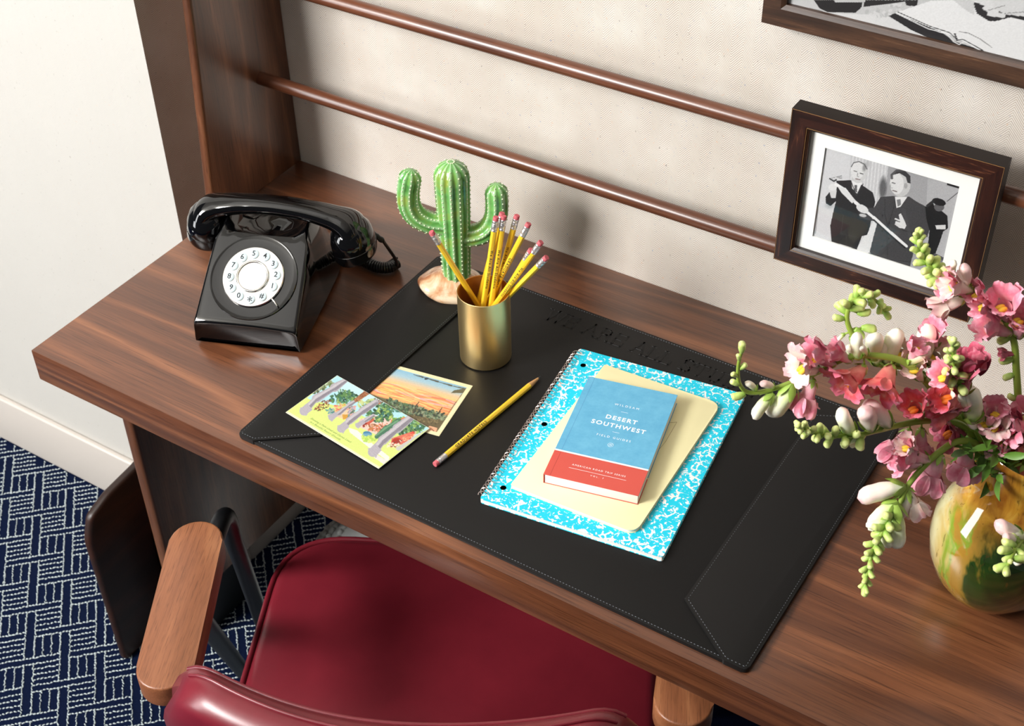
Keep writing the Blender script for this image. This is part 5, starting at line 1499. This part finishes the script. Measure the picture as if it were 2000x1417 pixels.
BUDG = bud_mesh(0.0122, 0.0038, .15); BUDG.materials.append(M['bud'])
MC = Vector((VB.x, VB.y, ZD + 0.17))       # mouth of the vase
TOCAM = (CAMLOC - MC); 
def orient(d, up):
    z = d.normalized(); y = (up - z * up.dot(z))
    if y.length < 1e-4: y = Vector((0, 0, 1)) - z * z.z
    y.normalize(); x = y.cross(z)
    return Matrix((x, y, z)).transposed()
rf = random.Random(11)
def stem_thing(label, pts, off_tip, florets, greens=0, rad=(0.0040, 0.0014), tipgreen=True, off_pow=1.2):
    """pts: source pixels from the vase mouth to the tip; off_tip: metres towards (-) or away from (+) the camera at the tip"""
    n = len(pts)
    e = empty('snapdragon_stem', MC, 0, label, 'flower', 'snapdragon stems in the vase')
    W3 = []
    for i, (u, v_) in enumerate(pts):
        W3.append(atp(u, v_, MC, off_tip * (i / (n - 1)) ** off_pow))
    root = Vector((VB.x + (W3[0].x - VB.x) * .3, VB.y + (W3[0].y - VB.y) * .3, ZD + 0.05))
    path = catmull([root] + W3, 8)
    m_ = len(path); rads = [rad[0] + (rad[1] - rad[0]) * (i / (m_ - 1)) ** 1.1 for i in range(m_)]
    P, T, N = frames(path)
    V, F = tube([p_ - MC for p_ in path], rads, 9)
    o = link('stem', mesh('stem', V, F), M['stem'], e, smooth=True)
    def nearest(px_):
        best, bi = 1e9, 0
        for i in range(8, m_):
            q = project(path[i]); d = (q[0] - px_[0]) ** 2 + (q[1] - px_[1]) ** 2
            if d < best: best, bi = d, i
        return bi
    def off_at(i): return (path[i] - MC).dot(Vector((-math.sin(CAMROT.z), math.cos(CAMROT.z), 0)))
    for fl in florets:
        kind, b_, t_, wcam = fl[:4]; scl = fl[4] if len(fl) > 4 else 1.0
        i = nearest(b_); B = path[i]; o_ = off_at(i)
        Tip = atp(t_[0], t_[1], MC, o_); Bp = atp(b_[0], b_[1], MC, o_)
        d2 = (Tip - Bp); Lp = d2.length
        cdir = (CAMLOC - B).normalized()
        wcam = wcam * (0.72 if kind not in ('white', 'whiteb', 'green') else 1.0)
        d = (d2.normalized() * (1 - abs(wcam)) + cdir * wcam).normalized()
        # start on the stem, short pedicel to the flower base
        S0 = B; S1 = Bp if (Bp - B).length < 0.02 else B.lerp(Bp, .8)
        S1 = S1 + d * 0.001
        if (S1 - S0).length > 0.003:
            V, F = tube([S0 - MC, S1 - MC], 0.0010, 6); link('pedicel', mesh('pedicel', V, F), M['stem'], e, smooth=True)
        upv = Vector((0, 0, 1)) + cdir * 0.2
        if kind in ('white', 'whiteb', 'green'):
            upv = Vector((rf.uniform(-1, 1), rf.uniform(-1, 1), rf.uniform(-1, 1)))
        if kind == 'hang': upv = T[i]
        R3 = orient(d, upv)
        base = S1 - MC
        if kind in ('white', 'whiteb'):
            k = Lp / 0.027 * scl
            bo = link('closed_bud', BUDC if kind == 'white' else BUDB, [], e)
            bo.matrix_basis = Matrix.Translation(base) @ R3.to_4x4() @ Matrix.Scale(k, 4)
            co = link('calyx', CALB, [], bo); 
        elif kind == 'green':
            k = min(1.15, max(Lp, 0.006) / 0.0105 * scl)
            bo = link('green_bud', BUDG, [], e); bo.matrix_basis = Matrix.Translation(base) @ R3.to_4x4() @ Matrix.Scale(k, 4)
        else:
            col_ = kind.split('_')[0]; pal = 'o' if col_ in ('coral', 'deep') else 'y'
            k = scl * 0.86
            bo = link('bloom', bloom_data(col_, rf.choice((1, 2)) if wcam > .34 else rf.choice((3, 4, 5))), [], e)
            bo.matrix_basis = Matrix.Translation(base) @ R3.to_4x4() @ Matrix.Rotation(rf.uniform(-.3, .3), 4, 'Z') @ Matrix.Scale(k, 4)
            link('palate', PAL[pal], [], bo); link('calyx', CAL, [], bo)
    # small green buds crowd the last part of the stem
    if greens:
        for k in range(greens):
            f_ = k / greens; i = int(m_ - 1 - f_ * m_ * 0.30); i = max(10, min(m_ - 2, i))
            a = k * 2.4; B_ = T[i].cross(N[i]); side = N[i] * math.cos(a) + B_ * math.sin(a)
            d = (T[i] * (1.0 - .35 * f_) + side * (0.55 + .5 * f_)).normalized()
            bo = link('green_bud', BUDG, [], e)
            s_ = 0.62 + 0.55 * f_
            bo.matrix_basis = Matrix.Translation(P[i] - MC + side * rads[i] * .5) @ orient(d, side).to_4x4() @ Matrix.Scale(s_, 4)
        bo = link('green_bud', BUDG, [], e)
        bo.matrix_basis = Matrix.Translation(P[-1] - MC - T[-1] * .004) @ orient(T[-1], N[-1]).to_4x4() @ Matrix.Scale(0.9, 4)
    return e
stem_thing('snapdragon stem arching far left over the notebook corner, pink and coral blooms', [(1958, 950), (1930, 895), (1885, 830), (1830, 770), (1790, 725), (1755, 702), (1700, 694), (1650, 700), (1600, 725), (1550, 745), (1500, 762), (1462, 766), (1444, 748), (1442, 715), (1449, 684)], -0.03,
  [('pink', (1632, 712), (1590, 690), .25, 1.15), ('blush', (1600, 722), (1552, 712), .55, 1.1), ('pink_d', (1590, 740), (1570, 790), .25, 1.0), ('coral', (1690, 715), (1650, 745), .7, 1.25), ('coral', (1742, 712), (1728, 745), .75, 1.25), ('pink', (1664, 706), (1640, 690), .1, .9),
   ('white', (1678, 700), (1665, 655), .15), ('white', (1694, 695), (1678, 668), .1), ('white', (1772, 712), (1812, 678), .2), ('blush', (1802, 742), (1782, 706), .3, 1.0), ('white', (1548, 748), (1516, 818), .2, .95), ('white', (1510, 768), (1470, 806), .2), ('whiteb', (1512, 757), (1486, 740), .3),
   ('white', (1477, 762), (1460, 738), .2, .9), ('green', (1458, 768), (1437, 776), .1, 1.1), ('green', (1447, 752), (1431, 745), .1), ('green', (1443, 735), (1430, 728), .2), ('green', (1443, 722), (1457, 712), .1), ('green', (1444, 705), (1444, 693), .1), ('green', (1448, 690), (1450, 672), .1), ('pink_e', (1775, 706), (1800, 660), .2, .8)], 0)
stem_thing('snapdragon stem reaching left below the first one, cream buds and green tip', [(1954, 955), (1925, 890), (1885, 835), (1845, 822), (1800, 822), (1755, 830), (1715, 840), (1670, 850), (1620, 850), (1582, 842), (1560, 831)], -0.07,
  [('pink', (1852, 815), (1872, 760), .4, 1.1), ('coral', (1800, 815), (1775, 775), .45, 1.05), ('pink', (1830, 815), (1842, 775), .35, 1.1), ('pink', (1778, 838), (1738, 892), .2, 1.15), ('pink', (1800, 835), (1795, 885), .2, 1.0), ('deep', (1885, 845), (1845, 845), .6, 1.1),
   ('whiteb', (1702, 838), (1686, 776), .2), ('whiteb', (1735, 832), (1698, 780), .25), ('white', (1668, 848), (1628, 806), .2), ('white', (1690, 850), (1644, 858), .25), ('white', (1688, 858), (1652, 872), .2, .8)], 24)
stem_thing('snapdragon stem drooping down the left side of the vase to a long green tip', [(1960, 955), (1930, 900), (1905, 866), (1870, 862), (1835, 882), (1800, 915), (1772, 950), (1755, 985), (1735, 1020), (1712, 1060), (1698, 1100), (1689, 1150)], -0.12,
  [('pink', (1815, 898), (1752, 878), .25, 1.15), ('pink', (1838, 886), (1808, 948), .2, 1.25), ('pink', (1890, 866), (1882, 930), .25, 1.2), ('pink', (1800, 905), (1740, 902), .3, 1.0), ('blush', (1790, 890), (1752, 850), .3, .9),
   ('whiteb', (1765, 950), (1664, 968), .2, .9), ('blush', (1772, 952), (1790, 1000), .25, .95), ('white', (1752, 980), (1690, 1018), .2), ('white', (1748, 985), (1752, 1050), .2, .95), ('white', (1738, 1010), (1688, 1038), .2, .8), ('white', (1728, 1025), (1724, 1068), .2, .85), ('whiteb', (1770, 960), (1768, 1010), .2, .8)], 26)
stem_thing('snapdragon stem curling into a green hook below the small frame, white buds', [(1956, 948), (1922, 885), (1872, 805), (1822, 745), (1772, 718), (1722, 712), (1688, 690), (1664, 652), (1654, 620), (1664, 590), (1690, 579), (1714, 590), (1731, 612)], 0.04,
  [('white', (1708, 700), (1702, 622), .2, .88), ('white', (1735, 712), (1738, 632), .2, .88), ('white', (1712, 712), (1720, 655), .3, .9), ('white', (1664, 700), (1664, 655), .2, .8), ('blush', (1770, 712), (1752, 668), .3, .9), ('pink', (1835, 665), (1824, 600), .3, .95), ('white', (1800, 712), (1812, 636), .25, 1.0), ('blush', (1820, 720), (1830, 668), .3, 1.0), ('white', (1652, 650), (1635, 662), .2), ('green', (1652, 622), (1634, 622), .1, 1.2), ('green', (1660, 590), (1648, 590), .1, 1.2), ('green', (1668, 640), (1684, 655), .1, 1.4), ('green', (1660, 655), (1676, 672), .1, 1.5), ('green', (1690, 580), (1684, 568), .1, 1.3), ('green', (1672, 610), (1690, 612), .1, 1.3), ('green', (1680, 640), (1700, 640), .1, 1.4)], 18)
stem_thing('upright snapdragon stem in the middle, green spire between two reddish blooms', [(1964, 950), (1940, 900), (1908, 842), (1886, 792), (1873, 752), (1863, 712), (1860, 668)], -0.05,
  [('deep', (1884, 768), (1890, 700), .15, 1.45), ('deep', (1880, 745), (1897, 676), .1, 1.1), ('pink', (1868, 752), (1830, 722), .3, 1.0), ('coral', (1884, 790), (1838, 768), .45, 1.25), ('coral', (1878, 800), (1852, 808), .3, 1.0), ('white', (1895, 822), (1920, 745), .2, 1.0), ('white', (1888, 800), (1876, 752), .3), ('whiteb', (1905, 836), (1886, 808), .5, 1.0), ('blush', (1925, 850), (1928, 800), .3, 1.0), ('pink', (1930, 830), (1948, 780), .3, 1.0), ('blush', (1950, 850), (1940, 815), .5, 1.0), ('green', (1868, 730), (1850, 726), .1, 1.4), ('green', (1872, 748), (1885, 738), .1, 1.5), ('green', (1880, 765), (1862, 756), .1, 1.5)], 20)
stem_thing('tall snapdragon stem bending in front of the small frame, pink blooms', [(1972, 950), (1984, 880), (1989, 800), (1985, 720), (1980, 665), (1957, 615), (1927, 582), (1897, 563), (1862, 546), (1828, 530), (1806, 506), (1795, 482), (1793, 458)], 0.06,
  [('blush', (1898, 566), (1842, 548), .4, 1.1), ('pink', (1892, 570), (1852, 560), .3, 1.0), ('blush', (1888, 580), (1850, 595), .2, 1.05), ('pink', (1930, 590), (1908, 572), .2, .9), ('pink', (1966, 625), (1958, 572), .4, 1.2), ('pink', (1974, 650), (1915, 628), .3, 1.25), ('pink', (1950, 612), (1925, 598), .25, 1.0), ('pink', (1986, 655), (2002, 590), .3, 1.2), ('pink', (1990, 660), (1996, 615), .3, 1.0), ('whiteb', (1886, 560), (1890, 514), .2, .95), ('white', (1856, 542), (1852, 500), .2, .85), ('green', (1840, 540), (1820, 548), .1, 1.6), ('green', (1850, 545), (1835, 520), .1, 1.5), ('green', (1982, 700), (1966, 704), .1, 1.6), ('green', (1985, 730), (1968, 735), .1, 1.3), ('deep', (1984, 690), (1962, 690), .2, .5), ('green', (1988, 780), (1973, 776), .1, 1.2), ('green', (1978, 655), (1962, 662), .1, 1.6)], 22)
stem_thing('snapdragon stem nearest the camera with white buds in front of the vase', [(1985, 960), (2012, 962), (2038, 990), (2030, 1025), (2002, 1048), (1982, 1075), (1966, 1112)], -0.13,
  [('whiteb', (1995, 1044), (1928, 1030), .35, .95), ('whiteb', (1990, 1052), (1932, 1052), .4, .8), ('white', (2005, 1050), (1962, 1030), .4, 1.0), ('white', (1990, 1060), (1996, 1100), .2, .8), ('green', (1978, 1076), (1960, 1072), .1, 1.5), ('green', (1975, 1090), (1992, 1092), .1, 1.5), ('green', (1972, 1100), (1955, 1108), .1, 1.6), ('green', (1985, 1064), (1968, 1060), .2, 1.5)], 6)
stem_thing('snapdragon stem at the right edge with crowded pink blooms over the vase mouth', [(1978, 955), (1998, 915), (2010, 870), (2022, 820), (2030, 760)], -0.02,
  [('deep', (1990, 850), (1965, 815), .3, 1.1), ('pink', (1996, 868), (1962, 858), .45, 1.2), ('blush', (1975, 880), (1948, 868), .45, 1.1), ('coral', (2004, 890), (1985, 872), .3, 1.1), ('coral', (2002, 905), (1988, 925), .3, 1.1), ('deep', (1985, 925), (1962, 985), .2, 1.45), ('blush', (2000, 925), (1990, 965), .3, 1.15), ('pink', (2012, 850), (1995, 800), .3, 1.3), ('pink', (2016, 830), (1998, 830), .5, 1.2), ('deep', (1935, 870), (1912, 836), .2, .95)], 6)
# leafy rosette where the stems leave the vase
lv = empty('leaf_cluster', MC, 0, 'small green leaves clustered in the mouth of the vase', 'leaves')
def leaf_mesh(L, Wd):
    V, F = [], []
    for i in range(7):
        u = i / 6; wdt = Wd * math.sin(PI * min(1, u * .92 + .06)) * .5
        for j in (-1, 0, 1): V.append(Vector((j * wdt, L * u, 0.004 * math.sin(u * 2.5) + abs(j) * .0016)))
    for i in range(6):
        for j in range(2): q = i * 3 + j; F.append((q, q + 1, q + 4, q + 3))
    m_ = mesh('leaf', V, F); m_.polygons.foreach_set('use_smooth', [True] * len(F)); m_.materials.append(M['leaf']); return m_
LM = leaf_mesh(0.026, 0.008)
for k in range(70):
    u, v_ = rf.uniform(1893, 1975), rf.uniform(868, 935)
    q = atp(u, v_, MC, rf.uniform(-.035, .02)) - MC
    o = link('leaf', LM, [], lv, q, (rf.uniform(-1.2, 1.2), rf.uniform(-1.0, 1.0), rf.uniform(0, 6.28)))
    o.scale = (1, 1, 1) if k % 3 else (0.8, .8, .8)
